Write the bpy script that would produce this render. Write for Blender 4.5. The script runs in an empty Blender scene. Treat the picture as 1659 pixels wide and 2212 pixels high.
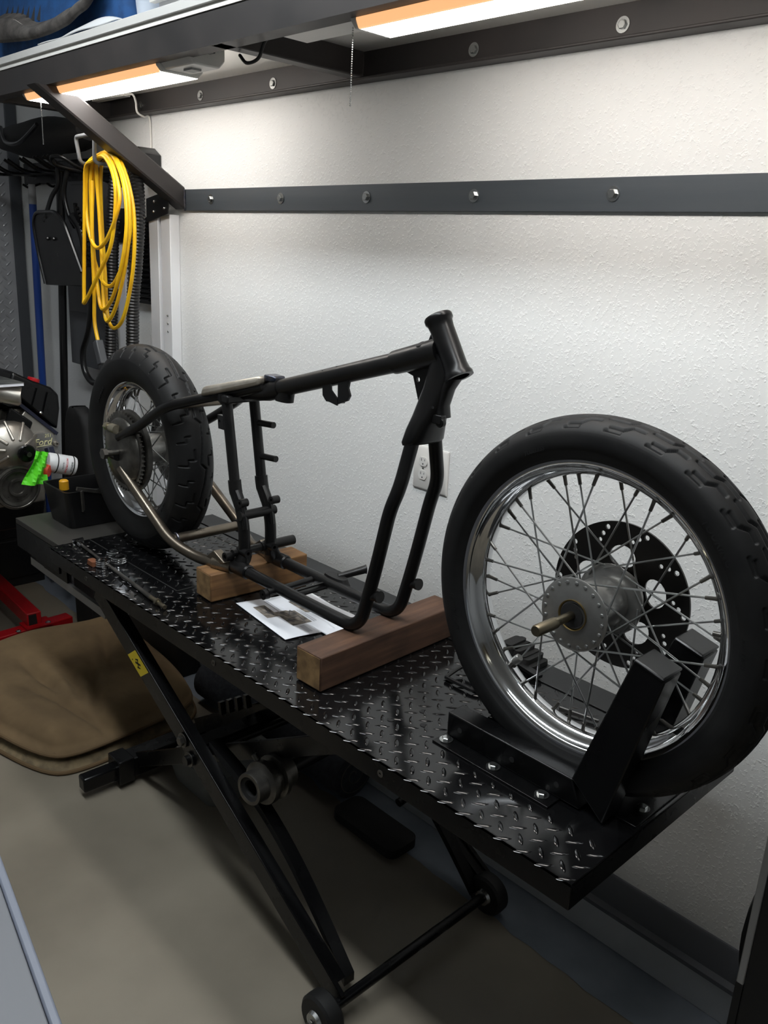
import bpy, math, random
import numpy as np
from mathutils import Vector, Matrix
random.seed(7); rng = np.random.default_rng(7)
S = bpy.context.scene
COL = S.collection
PI = math.pi

# ------------------------------------------------------------------ camera
cam_d = bpy.data.cameras.new('camera'); cam = bpy.data.objects.new('camera', cam_d); COL.objects.link(cam)
cam_d.sensor_fit = 'HORIZONTAL'; cam_d.sensor_width = 36.0; cam_d.lens = 1822.465 / 1659 * 36.0
cam_d.clip_start = 0.02; cam_d.clip_end = 60
R = np.array([[0.69059455, 0.2449473, -0.68049981], [0.72144606, -0.16704067, 0.67202157], [0.05093872, -0.95503834, -0.29207364]])
M = Matrix.Identity(4)
for i in range(3):
    M[i][0] = R[i, 0]; M[i][1] = -R[i, 1]; M[i][2] = -R[i, 2]
M[0][3], M[1][3], M[2][3] = 0.0, -1.76, 1.73
cam.matrix_world = M
S.camera = cam

# ------------------------------------------------------------------ world, exposure
w = bpy.data.worlds.new('world'); S.world = w; w.use_nodes = True
w.node_tree.nodes['Background'].inputs[0].default_value = (0.75, 0.82, 0.95, 1)
w.node_tree.nodes['Background'].inputs[1].default_value = 0.02
S.view_settings.view_transform = 'Standard'; S.view_settings.look = 'None'
S.view_settings.gamma = 1; S.view_settings.use_curve_mapping = False
S.view_settings.exposure = 0.0
LENS_POWER = 19.5      # emission of the under-shelf tube lights
FILL_POWER = 27.0      # emission of the added, unseen ceiling fill light

# ------------------------------------------------------------------ materials
def srgb(c):
    return tuple(((x / 255) / 12.92 if x / 255 <= .04045 else ((x / 255 + .055) / 1.055) ** 2.4) for x in c) + (1,)
def mat(name, col, rough=.5, metal=0., col2=None, nscale=8., rvar=0., bump=0., bscale=60., bdist=.002, spec=None, coat=0., emit=None, estr=0., detail=4., lo=.35, hi=.65, stretch=None, trans=0., alpha=1.):
    m = bpy.data.materials.new(name); m.use_nodes = True
    nt = m.node_tree; b = nt.nodes['Principled BSDF']
    b.inputs['Base Color'].default_value = srgb(col); b.inputs['Roughness'].default_value = rough; b.inputs['Metallic'].default_value = metal
    if spec is not None: b.inputs['Specular IOR Level'].default_value = spec
    if coat: b.inputs['Coat Weight'].default_value = coat; b.inputs['Coat Roughness'].default_value = .12
    if emit: b.inputs['Emission Color'].default_value = srgb(emit); b.inputs['Emission Strength'].default_value = estr
    if trans: b.inputs['Transmission Weight'].default_value = trans
    if alpha < 1: b.inputs['Alpha'].default_value = alpha
    if col2 is not None or rvar or bump:
        tc = nt.nodes.new('ShaderNodeTexCoord'); mp = nt.nodes.new('ShaderNodeMapping'); nt.links.new(tc.outputs['Object'], mp.inputs[0])
        if stretch: mp.inputs['Scale'].default_value = stretch
    if col2 is not None or rvar:
        n = nt.nodes.new('ShaderNodeTexNoise'); n.inputs['Scale'].default_value = nscale; n.inputs['Detail'].default_value = detail
        nt.links.new(mp.outputs[0], n.inputs['Vector'])
        if col2 is not None:
            r = nt.nodes.new('ShaderNodeValToRGB'); r.color_ramp.elements[0].position = lo; r.color_ramp.elements[1].position = hi
            r.color_ramp.elements[0].color = srgb(col); r.color_ramp.elements[1].color = srgb(col2)
            nt.links.new(n.outputs['Fac'], r.inputs[0]); nt.links.new(r.outputs[0], b.inputs['Base Color'])
        if rvar:
            q = nt.nodes.new('ShaderNodeMapRange'); q.inputs['To Min'].default_value = max(.02, rough - rvar); q.inputs['To Max'].default_value = min(1, rough + rvar)
            q.inputs['From Min'].default_value = .3; q.inputs['From Max'].default_value = .7
            nt.links.new(n.outputs['Fac'], q.inputs['Value']); nt.links.new(q.outputs[0], b.inputs['Roughness'])
    if bump:
        n2 = nt.nodes.new('ShaderNodeTexNoise'); n2.inputs['Scale'].default_value = bscale; n2.inputs['Detail'].default_value = 2
        nt.links.new(mp.outputs[0], n2.inputs['Vector'])
        bp = nt.nodes.new('ShaderNodeBump'); bp.inputs['Strength'].default_value = bump; bp.inputs['Distance'].default_value = bdist
        nt.links.new(n2.outputs['Fac'], bp.inputs['Height']); nt.links.new(bp.outputs[0], b.inputs['Normal'])
    return m

def wall_mat():
    m = mat('painted_wall', (226, 227, 226), .55)
    nt = m.node_tree; b = nt.nodes['Principled BSDF']
    tc = nt.nodes.new('ShaderNodeTexCoord')
    n = nt.nodes.new('ShaderNodeTexNoise'); n.inputs['Scale'].default_value = 140; n.inputs['Detail'].default_value = 2.5; n.inputs['Roughness'].default_value = .5
    r = nt.nodes.new('ShaderNodeValToRGB'); r.color_ramp.elements[0].position = .54; r.color_ramp.elements[1].position = .74
    bp = nt.nodes.new('ShaderNodeBump'); bp.inputs['Strength'].default_value = .4; bp.inputs['Distance'].default_value = .0025
    L = nt.links.new
    L(tc.outputs['Object'], n.inputs['Vector']); L(n.outputs['Fac'], r.inputs[0]); L(r.outputs[0], bp.inputs['Height']); L(bp.outputs[0], b.inputs['Normal'])
    return m
def wood_mat(name, a, c, d):
    m = mat(name, a, .7, stretch=(14, 1.1, 14)); nt = m.node_tree; b = nt.nodes['Principled BSDF']
    tc = nt.nodes.new('ShaderNodeTexCoord'); mp = nt.nodes.new('ShaderNodeMapping'); mp.inputs['Scale'].default_value = (30, 2.2, 30)
    n = nt.nodes.new('ShaderNodeTexNoise'); n.inputs['Scale'].default_value = 2.2; n.inputs['Detail'].default_value = 6
    r = nt.nodes.new('ShaderNodeValToRGB'); r.color_ramp.elements[0].position = .3; r.color_ramp.elements[1].position = .72
    r.color_ramp.elements[0].color = srgb(a); r.color_ramp.elements[1].color = srgb(c); e = r.color_ramp.elements.new(.5); e.color = srgb(d)
    n3 = nt.nodes.new('ShaderNodeTexNoise'); n3.inputs['Scale'].default_value = 9; n3.inputs['Detail'].default_value = 3
    mx = nt.nodes.new('ShaderNodeMix'); mx.data_type = 'RGBA'; mx.blend_type = 'MULTIPLY'; mx.inputs[0].default_value = .6
    r3 = nt.nodes.new('ShaderNodeValToRGB'); r3.color_ramp.elements[0].position = .35; r3.color_ramp.elements[0].color = (.35, .33, .3, 1); r3.color_ramp.elements[1].position = .6
    bp = nt.nodes.new('ShaderNodeBump'); bp.inputs['Strength'].default_value = .35; bp.inputs['Distance'].default_value = .002
    L = nt.links.new
    L(tc.outputs['Object'], mp.inputs[0]); L(mp.outputs[0], n.inputs['Vector']); L(n.outputs['Fac'], r.inputs[0]); L(tc.outputs['Object'], n3.inputs['Vector'])
    L(n3.outputs['Fac'], r3.inputs[0]); L(r.outputs[0], mx.inputs[6]); L(r3.outputs[0], mx.inputs[7]); L(mx.outputs[2], b.inputs['Base Color'])
    L(n.outputs['Fac'], bp.inputs['Height']); L(bp.outputs[0], b.inputs['Normal'])
    return m

MT = {}
MT['wall'] = wall_mat()
MT['floor'] = mat('concrete', (112, 105, 93), .42, col2=(142, 134, 120), nscale=2.2, rvar=.12, bump=.08, bscale=40, detail=7, lo=.3, hi=.7)
MT['paint_border'] = mat('grey_floor_paint', (132, 140, 151), .5, col2=(112, 120, 131), nscale=5, bump=.1, bscale=50)
MT['curb'] = mat('painted_curb', (196, 199, 202), .55, col2=(176, 180, 184), nscale=4, bump=.15, bscale=30)
MT['rubber_base'] = mat('rubber_baseboard', (92, 95, 101), .6)
MT['deck'] = mat('black_painted_deck', (10, 10, 11), .15, col2=(17, 17, 18), nscale=6, rvar=.06, spec=.6, bump=.05, bscale=25)
MT['deck_smooth'] = mat('black_smooth_sheet', (26, 27, 28), .34, rvar=.06, nscale=5)
MT['black_steel'] = mat('black_painted_steel', (9, 9, 10), .28, rvar=.06, nscale=9, spec=.35)
MT['satin'] = mat('satin_black_frame', (13, 13, 14), .34, col2=(19, 18, 18), nscale=14, rvar=.06, spec=.35)
MT['raw'] = mat('bare_steel_tube', (140, 131, 118), .32, metal=.92, col2=(100, 92, 82), nscale=9, rvar=.1)
MT['raw_bright'] = mat('ground_steel', (196, 190, 178), .36, metal=.55, col2=(150, 142, 130), nscale=14)
MT['weld'] = mat('weld_bead', (110, 108, 112), .3, metal=1., col2=(70, 80, 100), nscale=90)
MT['rail'] = mat('mill_scale_steel', (54, 52, 52), .5, metal=.2, col2=(63, 59, 58), nscale=5, rvar=.08, spec=.4)
MT['strip'] = mat('wall_strip_steel', (72, 78, 84), .5, metal=.4, col2=(82, 87, 92), nscale=3, stretch=(.4, 1, 6))
MT['zinc'] = mat('zinc_bolt', (190, 192, 192), .25, metal=1.)
MT['chrome'] = mat('chrome', (225, 226, 228), .07, metal=1.)
MT['alu'] = mat('brushed_alloy', (164, 163, 160), .32, metal=.8, col2=(144, 143, 140), nscale=20, rvar=.06)
MT['cast_alu'] = mat('cast_alloy', (186, 182, 174), .4, metal=.9, col2=(158, 152, 144), nscale=12, bump=.1, bscale=120)
MT['spoke'] = mat('spoke_steel', (170, 171, 170), .28, metal=.9)
MT['disc'] = mat('brake_disc_steel', (62, 60, 58), .38, metal=.8, col2=(50, 48, 47), nscale=6)
MT['tire'] = mat('tire_rubber', (17, 17, 18), .55, col2=(25, 25, 25), nscale=20, bump=.06, bscale=200, spec=.3)
MT['axle'] = mat('axle_steel', (128, 120, 102), .36, metal=1., rvar=.1, nscale=30)
MT['wood_dark'] = wood_mat('weathered_timber', (66, 44, 31), (100, 72, 52), (80, 55, 40))
MT['wood_light'] = wood_mat('pale_timber', (96, 68, 40), (146, 110, 70), (122, 88, 54))
MT['wood_end'] = mat('timber_end_grain', (146, 116, 76), .8, col2=(104, 80, 50), nscale=30, bump=.2, bscale=90)
MT['paper'] = mat('paper', (236, 238, 244), .7)
MT['print'] = mat('printed_photo', (156, 146, 134), .6, col2=(74, 70, 66), nscale=45, detail=3)
MT['ink'] = mat('printing_ink', (70, 70, 76), .7)
MT['ink_light'] = mat('light_ink', (190, 192, 200), .7)
MT['board_white'] = mat('white_board', (206, 205, 202), .6)
MT['board_under'] = mat('white_shelf_underside', (236, 234, 229), .6)
MT['board_grey'] = mat('grey_underlay', (128, 126, 120), .7)
MT['lens'] = mat('lit_lens', (255, 248, 238), .4, emit=(255, 251, 246), estr=LENS_POWER)
MT['lens_near'] = mat('lit_lens_near', (255, 248, 238), .4, emit=(255, 251, 246), estr=LENS_POWER * .95)
MT['lens_back'] = mat('lit_back_lens', (255, 244, 230), .4, emit=(255, 249, 242), estr=LENS_POWER * .48)
MT['lens_back_near'] = mat('lit_back_lens_near', (255, 244, 230), .4, emit=(255, 249, 242), estr=LENS_POWER * .41)
MT['lens_side'] = mat('lit_side_lens', (255, 214, 170), .4, emit=(255, 190, 130), estr=.95)
MT['white_plastic'] = mat('white_plastic', (214, 212, 208), .4)
MT['grey_plastic'] = mat('grey_plastic', (150, 150, 150), .45)
MT['black_plastic'] = mat('black_plastic', (16, 16, 17), .32, rvar=.05, nscale=10)
MT['black_rubber'] = mat('black_rubber', (20, 20, 20), .55)
MT['black_matte'] = mat('black_matte', (17, 17, 18), .75, col2=(26, 25, 25), nscale=12, bump=.3, bscale=50)
MT['yellow'] = mat('yellow_cord', (232, 186, 20), .42, col2=(214, 160, 16), nscale=10)
MT['hose'] = mat('corrugated_hose', (26, 26, 27), .35)
MT['blue'] = mat('blue_pole', (26, 58, 128), .35)
MT['blue_cloth'] = mat('blue_fabric', (22, 74, 128), .8, col2=(16, 60, 108), nscale=30, bump=.3, bscale=160)
MT['alu_post'] = mat('aluminium_post', (232, 233, 235), .42, metal=.1)
MT['grey_box'] = mat('grey_panel_box', (70, 72, 75), .45)
MT['red'] = mat('red_paint', (172, 18, 26), .32, col2=(150, 12, 20), nscale=6)
MT['green'] = mat('green_tag', (96, 222, 40), .55)
MT['blanket'] = mat('olive_fleece', (128, 106, 76), .95, col2=(104, 85, 60), nscale=5, bump=.35, bscale=14, bdist=.012)
MT['blanket_edge'] = mat('quilted_edge', (136, 119, 90), .9, col2=(102, 89, 68), nscale=26, bump=.4, bscale=40, bdist=.006)
MT['piping'] = mat('olive_piping', (104, 84, 58), .9)
MT['grey_fabric'] = mat('grey_tarp', (112, 114, 112), .7, col2=(96, 98, 97), nscale=6)
MT['carpet'] = mat('dark_carpet', (54, 56, 62), .95, col2=(40, 42, 48), nscale=60, bump=.5, bscale=120)
MT['felt'] = mat('grey_felt', (86, 82, 78), .95, col2=(58, 54, 52), nscale=22, bump=.5, bscale=60, bdist=.006)
MT['foam_edge'] = mat('pale_trim', (196, 188, 178), .8)
MT['clear_bin'] = mat('frosted_bin', (196, 204, 216), .35, col2=(180, 188, 200), nscale=4)
MT['bin_white'] = mat('white_bin', (214, 216, 218), .4)
MT['card_grey'] = mat('grey_carton', (150, 148, 148), .7)
MT['sticker'] = mat('yellow_sticker', (214, 190, 40), .5)
MT['tread_plate'] = mat('diamond_plate', (160, 160, 162), .28, metal=.2, col2=(134, 134, 136), nscale=4)
MT['dark_trim'] = mat('dark_grey_trim', (60, 62, 66), .5)
MT['brass'] = mat('brass', (140, 120, 78), .4, metal=.9)
MT['brown'] = mat('brown_leather', (112, 66, 40), .6)
MT['cabinet'] = mat('grey_cabinet', (106, 109, 115), .45)
MT['cab_edge'] = mat('grey_cabinet_edge', (118, 124, 138), .4)
MT['orange'] = mat('orange_cap', (222, 70, 40), .45)
MT['amber'] = mat('amber_cap', (206, 150, 24), .45)
MT['navy'] = mat('navy_plastic', (22, 26, 46), .5)
MT['mag'] = mat('magazine_cover', (92, 94, 90), .35, col2=(40, 42, 44), nscale=22)
MT['ceil'] = mat('ceiling_paint', (200, 200, 198), .8)
MT['room_lamp'] = mat('ceiling_lamp_lens', (255, 255, 255), .5, emit=(244, 250, 253), estr=FILL_POWER)
MT['red_ink'] = mat('red_ink', (206, 40, 40), .6)
MT['chalk'] = mat('chalk_marker', (226, 222, 170), .8)
MT['gold_weld'] = mat('heat_tint', (178, 170, 150), .35, metal=.9)
MT['wallpatch'] = mat('white_paint_smooth', (205, 207, 208), .5)
MT['hook_grey'] = mat('hook_grey', (112, 114, 116), .4)
MT['ramp_grey'] = mat('worn_grey_ramp', (52, 50, 47), .55)
MT['steel_dark'] = mat('greasy_steel', (124, 121, 116), .38, metal=.9, col2=(86, 84, 80), nscale=18)

# ------------------------------------------------------------------ mesh building
def vec(p): return np.array(p, float)
def frame_of(d):
    d = vec(d) / np.linalg.norm(d)
    a = vec((0, 0, 1)) if abs(d[2]) < .9 else vec((1, 0, 0))
    u = np.cross(a, d); u /= np.linalg.norm(u)
    return u, np.cross(d, u), d
class MB:
    def __init__(s): s.v = []; s.f = []
    def add(s, v, f):
        o = len(s.v); s.v += [tuple(map(float, p)) for p in v]; s.f += [tuple(i + o for i in q) for q in f]; return s
    def box(s, lo, hi):
        (x0, y0, z0), (x1, y1, z1) = lo, hi
        return s.add([(x0, y0, z0), (x1, y0, z0), (x1, y1, z0), (x0, y1, z0), (x0, y0, z1), (x1, y0, z1), (x1, y1, z1), (x0, y1, z1)],
                     [(0, 3, 2, 1), (4, 5, 6, 7), (0, 1, 5, 4), (1, 2, 6, 5), (2, 3, 7, 6), (3, 0, 4, 7)])
    def bar(s, p0, p1, w, h, up=(0, 0, 1)):
        p0, p1 = vec(p0), vec(p1); d = p1 - p0; d /= np.linalg.norm(d)
        u = np.cross(vec(up), d); u /= np.linalg.norm(u); n = np.cross(d, u)
        c = [(-w / 2, -h / 2), (w / 2, -h / 2), (w / 2, h / 2), (-w / 2, h / 2)]
        v = [p + u * a + n * b for p in (p0, p1) for a, b in c]
        return s.add(v, [(0, 1, 2, 3)[::-1], (4, 5, 6, 7), (0, 1, 5, 4), (1, 2, 6, 5), (2, 3, 7, 6), (3, 0, 4, 7)])
    def tube(s, pts, r, n=14, closed=False, caps=True, squash=None):
        pts = [vec(p) for p in pts]; m = len(pts)
        rs = r if hasattr(r, '__len__') else [r] * m
        tang = []
        for i in range(m):
            if closed: t = pts[(i + 1) % m] - pts[i - 1]
            else: t = pts[min(i + 1, m - 1)] - pts[max(i - 1, 0)]
            tang.append(t / (np.linalg.norm(t) + 1e-12))
        u, b, _ = frame_of(tang[0]); V = []
        for i in range(m):
            t = tang[i]; u = u - t * (u @ t); u /= np.linalg.norm(u); b = np.cross(t, u)
            for k in range(n):
                a = 2 * PI * k / n; V.append(pts[i] + rs[i] * (math.cos(a) * u + math.sin(a) * b))
        F = []
        for i in range(m if closed else m - 1):
            j = (i + 1) % m
            for k in range(n):
                F.append((i * n + k, i * n + (k + 1) % n, j * n + (k + 1) % n, j * n + k))
        if caps and not closed:
            F.append(tuple(range(n))[::-1]); F.append(tuple((m - 1) * n + k for k in range(n)))
        return s.add(V, F)
    def cyl(s, p0, p1, r, n=16, r1=None): return s.tube([p0, p1], [r, r if r1 is None else r1], n)
    def lathe(s, prof, c, axis, n=48, closed=False):
        u, b, d = frame_of(axis); c = vec(c); m = len(prof); V = []
        for k in range(n):
            a = 2 * PI * k / n; e = math.cos(a) * u + math.sin(a) * b
            for r, t in prof: V.append(c + e * r + d * t)
        F = []
        for k in range(n):
            j = (k + 1) % n
            for i in range(m if closed else m - 1):
                i2 = (i + 1) % m; F.append((k * m + i, j * m + i, j * m + i2, k * m + i2))
        s.add(V, F)
        if not closed:
            o = len(s.v) - n * m
            for i in (0, m - 1):
                if prof[i][0] > 1e-6:
                    q = tuple(o + k * m + i for k in range(n)); s.f.append(q if i == 0 else q[::-1])
        return s
    def prism(s, poly, fn, t0, t1):
        n = len(poly); v = [fn(a, b, t) for t in (t0, t1) for a, b in poly]
        return s.add(v, [tuple(range(n))[::-1], tuple(range(n, 2 * n))] + [(i, (i + 1) % n, n + (i + 1) % n, n + i) for i in range(n)])
    def loft(s, rings, caps=True):
        n = len(rings[0]); V = [p for r in rings for p in r]; F = []
        for i in range(len(rings) - 1):
            for k in range(n): F.append((i * n + k, i * n + (k + 1) % n, (i + 1) * n + (k + 1) % n, (i + 1) * n + k))
        if caps: F.append(tuple(range(n))[::-1]); F.append(tuple((len(rings) - 1) * n + k for k in range(n)))
        return s.add(V, F)
    def sphere(s, c, r, n=12, sc=(1, 1, 1)):
        c = vec(c); m = n // 2; V = []; F = []
        for i in range(1, m):
            t = PI * i / m
            for k in range(n):
                a = 2 * PI * k / n; V.append(c + vec((r * math.sin(t) * math.cos(a) * sc[0], r * math.sin(t) * math.sin(a) * sc[1], r * math.cos(t) * sc[2])))
        V += [c + vec((0, 0, r * sc[2])), c - vec((0, 0, r * sc[2]))]; t, b = len(V) - 2, len(V) - 1
        for i in range(m - 2):
            for k in range(n): F.append((i * n + k, (i + 1) * n + k, (i + 1) * n + (k + 1) % n, i * n + (k + 1) % n))
        for k in range(n):
            F.append((t, k, (k + 1) % n)); F.append((b, (m - 2) * n + (k + 1) % n, (m - 2) * n + k))
        return s.add(V, F)
    def grid(s, P, flip=False):
        a, b = len(P), len(P[0]); V = [p for r in P for p in r]; F = []
        for i in range(a - 1):
            for j in range(b - 1):
                q = (i * b + j, i * b + j + 1, (i + 1) * b + j + 1, (i + 1) * b + j); F.append(q[::-1] if flip else q)
        return s.add(V, F)
    def xf(s, fn): s.v = [tuple(map(float, fn(vec(p)))) for p in s.v]; return s

def root_of(o):
    while o.parent: o = o.parent
    return o
def obj(name, mb, m, parent=None, smooth=True, ang=38, bevel=0., origin=None):
    V = np.array(mb.v, float)
    if parent is not None: org = vec(root_of(parent).location)
    elif origin is not None: org = vec(origin)
    else:
        lo, hi = V.min(0), V.max(0); org = vec(((lo[0] + hi[0]) / 2, (lo[1] + hi[1]) / 2, lo[2]))
    me = bpy.data.meshes.new(name)
    me.from_pydata([tuple(p) for p in (V - org)], [], mb.f); me.validate()
    if smooth:
        me.shade_smooth(); me.set_sharp_from_angle(angle=math.radians(ang))
    o = bpy.data.objects.new(name, me); COL.objects.link(o)
    if m is not None: me.materials.append(MT[m] if isinstance(m, str) else m)
    if parent is not None: o.parent = parent
    else: o.location = org
    if bevel:
        bm = o.modifiers.new('bevel', 'BEVEL'); bm.width = bevel; bm.segments = 2; bm.limit_method = 'ANGLE'; bm.angle_limit = math.radians(40)
    return o
def tag(o, label, cat, group=None):
    o['label'] = label; o['category'] = cat
    if group: o['group'] = group
    return o
def thing(name, label, cat, loc, group=None):
    o = bpy.data.objects.new(name, None); COL.objects.link(o); o.location = loc; o.empty_display_size = .05
    return tag(o, label, cat, group)
def struct(name, mb, m, parent=None, **k):
    o = obj(name, mb, m, parent, **k)
    if parent is None: o['kind'] = 'structure'
    return o
def fillet(pts, r, n=6):
    pts = [vec(p) for p in pts]; out = [pts[0]]
    for i in range(1, len(pts) - 1):
        a, b, c = pts[i - 1], pts[i], pts[i + 1]; d0, d1 = a - b, c - b; l0, l1 = np.linalg.norm(d0), np.linalg.norm(d1)
        q = min(r, l0 * .48, l1 * .48); p0, p1 = b + d0 / l0 * q, b + d1 / l1 * q
        for k in range(n + 1):
            t = k / n; out.append((1 - t) ** 2 * p0 + 2 * t * (1 - t) * b + t * t * p1)
    out.append(pts[-1]); return out
def smooth_path(pts, n=10, closed=False):
    P = [vec(p) for p in pts]; out = []; m = len(P)
    for i in range(m if closed else m - 1):
        if closed: p0, p1, p2, p3 = P[i - 1], P[i], P[(i + 1) % m], P[(i + 2) % m]
        else: p0, p1, p2, p3 = P[max(i - 1, 0)], P[i], P[i + 1], P[min(i + 2, m - 1)]
        for k in range(n):
            t = k / n; out.append(.5 * ((2 * p1) + (-p0 + p2) * t + (2 * p0 - 5 * p1 + 4 * p2 - p3) * t * t + (-p0 + 3 * p1 - 3 * p2 + p3) * t ** 3))
    if not closed: out.append(P[-1])
    return out
def curve_plate(outlines, thick):
    cu = bpy.data.curves.new('tmp', 'CURVE'); cu.dimensions = '2D'; cu.fill_mode = 'BOTH'; cu.extrude = thick / 2
    for pl in outlines:
        sp = cu.splines.new('POLY'); sp.points.add(len(pl) - 1); sp.use_cyclic_u = True
        for q, (a, b) in zip(sp.points, pl): q.co = (a, b, 0, 1)
    return from_curve(cu)
def from_curve(cu):
    o = bpy.data.objects.new('tmp', cu); COL.objects.link(o)
    dg = bpy.context.evaluated_depsgraph_get(); me = o.evaluated_get(dg).to_mesh()
    V = [tuple(v.co) for v in me.vertices]; F = [tuple(p.vertices) for p in me.polygons]
    o.evaluated_get(dg).to_mesh_clear(); bpy.data.objects.remove(o); bpy.data.curves.remove(cu)
    mb = MB(); mb.add(V, F); return mb
def text_mb(body, size, extrude=.0004, shear=0., align='CENTER', bold=0.):
    cu = bpy.data.curves.new('tmp', 'FONT'); cu.body = body; cu.size = size; cu.extrude = extrude; cu.align_x = align; cu.shear = shear; cu.resolution_u = 2; cu.offset = bold
    return from_curve(cu)
def circle(r, n=24, c=(0, 0), ph=0): return [(c[0] + r * math.cos(2 * PI * k / n + ph), c[1] + r * math.sin(2 * PI * k / n + ph)) for k in range(n)]
def hexbolt(name, p, axis, parent, r=.009, h=.006, m='zinc', washer=None):
    u, b, d = frame_of(axis); mb = MB(); p = vec(p)
    mb.lathe([(0, 0), (r * .98, 0), (r, h * .15), (r, h * .85), (r * .85, h), (0, h)], p, axis, 6)
    o = obj(name, mb, m, parent, ang=30)
    wr = washer or r * 1.5
    wm = MB().lathe([(0, -.0005), (wr, -.0005), (wr, .0018), (0, .0018)], p, axis, 20)
    obj('washer', wm, m, o)
    return o

# ------------------------------------------------------------------ room
struct('floor', MB().box((-4.6, -5, -.1), (2.6, .2, 0)), 'floor')
pb = MB(); xs = np.linspace(-4.5, 2.5, 120); top = [(x, -.015, .0012) for x in xs]; bot = [(x, -.165 + .012 * math.sin(x * 2.1) + .006 * rng.normal(), .0012) for x in xs]
struct('trim_2', pb.grid([bot, top], flip=True), 'paint_border')  # blue-grey strip along the wall foot with an uneven front edge
struct('wall_back', MB().box((-4.6, 0, 0), (2.6, .15, 3.1)), 'wall')
struct('wall_left', MB().box((-4.6, -5, 0), (-4.43, 0, 3.1)), 'wallpatch')
struct('wall_right', MB().box((2.5, -5, 0), (2.65, .15, 3.1)), 'wallpatch')
struct('wall_front', MB().box((-4.6, -5.15, 0), (2.6, -5, 3.1)), 'wallpatch')
struct('ceiling', MB().box((-4.6, -5, 3.1), (2.6, .15, 3.2)), 'ceil')
struct('trim_1', MB().box((-4.43, -.016, 0), (2.5, 0, .1)), 'curb', bevel=.003)
bb = MB(); prof = [(-.0, .1), (-.022, .1), (-.022, .112), (-.01, .122), (-.008, .205), (-.005, .211), (0, .211)]
bb.loft([[(x, y, z) for y, z in prof] for x in (-4.43, 2.5)])
struct('baseboard_back', bb, 'rubber_base')
# diamond plate cladding of the end wall
dp = thing('diamond_plate_panel', 'diamond plate sheet covering the far left end wall', 'wall panel', (-4.42, -.6, 0))
obj('sheet', MB().box((-4.427, -1.4, .02), (-4.42, -.06, 2.75)), 'tread_plate', dp)
obj('edge_trim', MB().box((-4.427, -.06, .02), (-4.412, -.008, 2.75)), 'dark_trim', dp, bevel=.002)
def lug_proto(l, w_, h):
    n = 10; ring = []; top = []
    for k in range(n):
        a = 2 * PI * k / n; x = l / 2 * math.cos(a); y = w_ / 2 * math.sin(a) * (abs(math.sin(a)) ** .35 if True else 1)
        ring.append((x, y, 0)); top.append((x * .62, y * .35, h))
    F = [(k, (k + 1) % n, n + (k + 1) % n, n + k) for k in range(n)] + [tuple(range(n, 2 * n))]
    return np.array(ring + top), F
def lugs(x0, x1, y0, y1, a, l, w_, h, skip=None):
    P, F = lug_proto(l, w_, h); mb = MB(); V = []; FF = []
    nx, ny = int((x1 - x0) / a), int((y1 - y0) / a)
    for i in range(nx + 1):
        for j in range(ny + 1):
            for q, t in ((0., PI / 4), (.5, -PI / 4)):
                x, y = x0 + (i + q) * a, y0 + (j + q) * a
                if x > x1 or y > y1 or (skip and skip(x, y)): continue
                c, s_ = math.cos(t), math.sin(t); o = len(V)
                for p in P: V.append((x + c * p[0] - s_ * p[1], y + s_ * p[0] + c * p[1], p[2]))
                FF += [tuple(z + o for z in f) for f in F]
    mb.v, mb.f = V, FF; return mb
lw = lugs(-1.38, -.08, .9, 2.7, .046, .036, .011, .003)
lw.xf(lambda p: (-4.42 + p[2], p[0], p[1]))
lo = obj('raised_treads', lw, 'tread_plate', dp); lo['kind'] = 'stuff'

# ------------------------------------------------------------------ ceiling light added out of view to fill the lower wall
cl = thing('ceiling_light', 'long white ceiling light over the open shop floor', 'ceiling light', (-1.5, -1.26, 2.94))
obj('housing', MB().box((-2.9, -1.38, 2.975), (-.1, -1.14, 3.1)), 'white_plastic', cl)
obj('lens', MB().box((-2.88, -1.36, 2.945), (-.12, -1.16, 2.975)), 'room_lamp', cl)

# ------------------------------------------------------------------ steel shelf along the wall
SH = thing('wall_shelf', 'dark steel angle shelf bolted along the white wall with plywood top', 'shelf', (-1.6, -.25, 2.18))
XL, XR = -3.5, .9
obj('shelf_board', MB().box((XL - .03, -.515, 2.279), (XR, -.005, 2.302)), 'board_white', SH, bevel=.002)
obj('underlay_board', MB().box((XL - .02, -.508, 2.2655), (XR, -.006, 2.2785)), 'board_under', SH)
fb = MB()
prof = [(-.505, 2.19), (-.455, 2.19), (-.455, 2.195), (-.500, 2.195), (-.500, 2.265), (-.505, 2.265)]
fb.loft([[(x, y, z) for y, z in prof] for x in (XL, XR)]); obj('front_beam', fb, 'rail', SH)
wr = MB(); prof = [(-.001, 2.19), (-.001, 2.262), (-.008, 2.262), (-.008, 2.197), (-.052, 2.197), (-.052, 2.183), (-.020, 2.183), (-.020, 2.190)]
prof = [(-.001, 2.185), (-.048, 2.185), (-.050, 2.187), (-.050, 2.190), (-.048, 2.192), (-.010, 2.192), (-.007, 2.195), (-.007, 2.265), (-.001, 2.265)]
wr.loft([[(x, y, z) for y, z in prof] for x in (XL, XR)]); obj('wall_rail', wr, 'rail', SH)
for x in (XL + .04, -1.955, -.5):
    cb = MB(); prof = [(0, 2.19), (.042, 2.19), (.044, 2.192), (.044, 2.195), (.005, 2.196), (.005, 2.265), (0, 2.265)]
    cb.loft([[(x + a, y, z) for a, z in prof] for y in (-.500, -.009)]); obj('cross_beam', cb, 'rail', SH)
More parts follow.
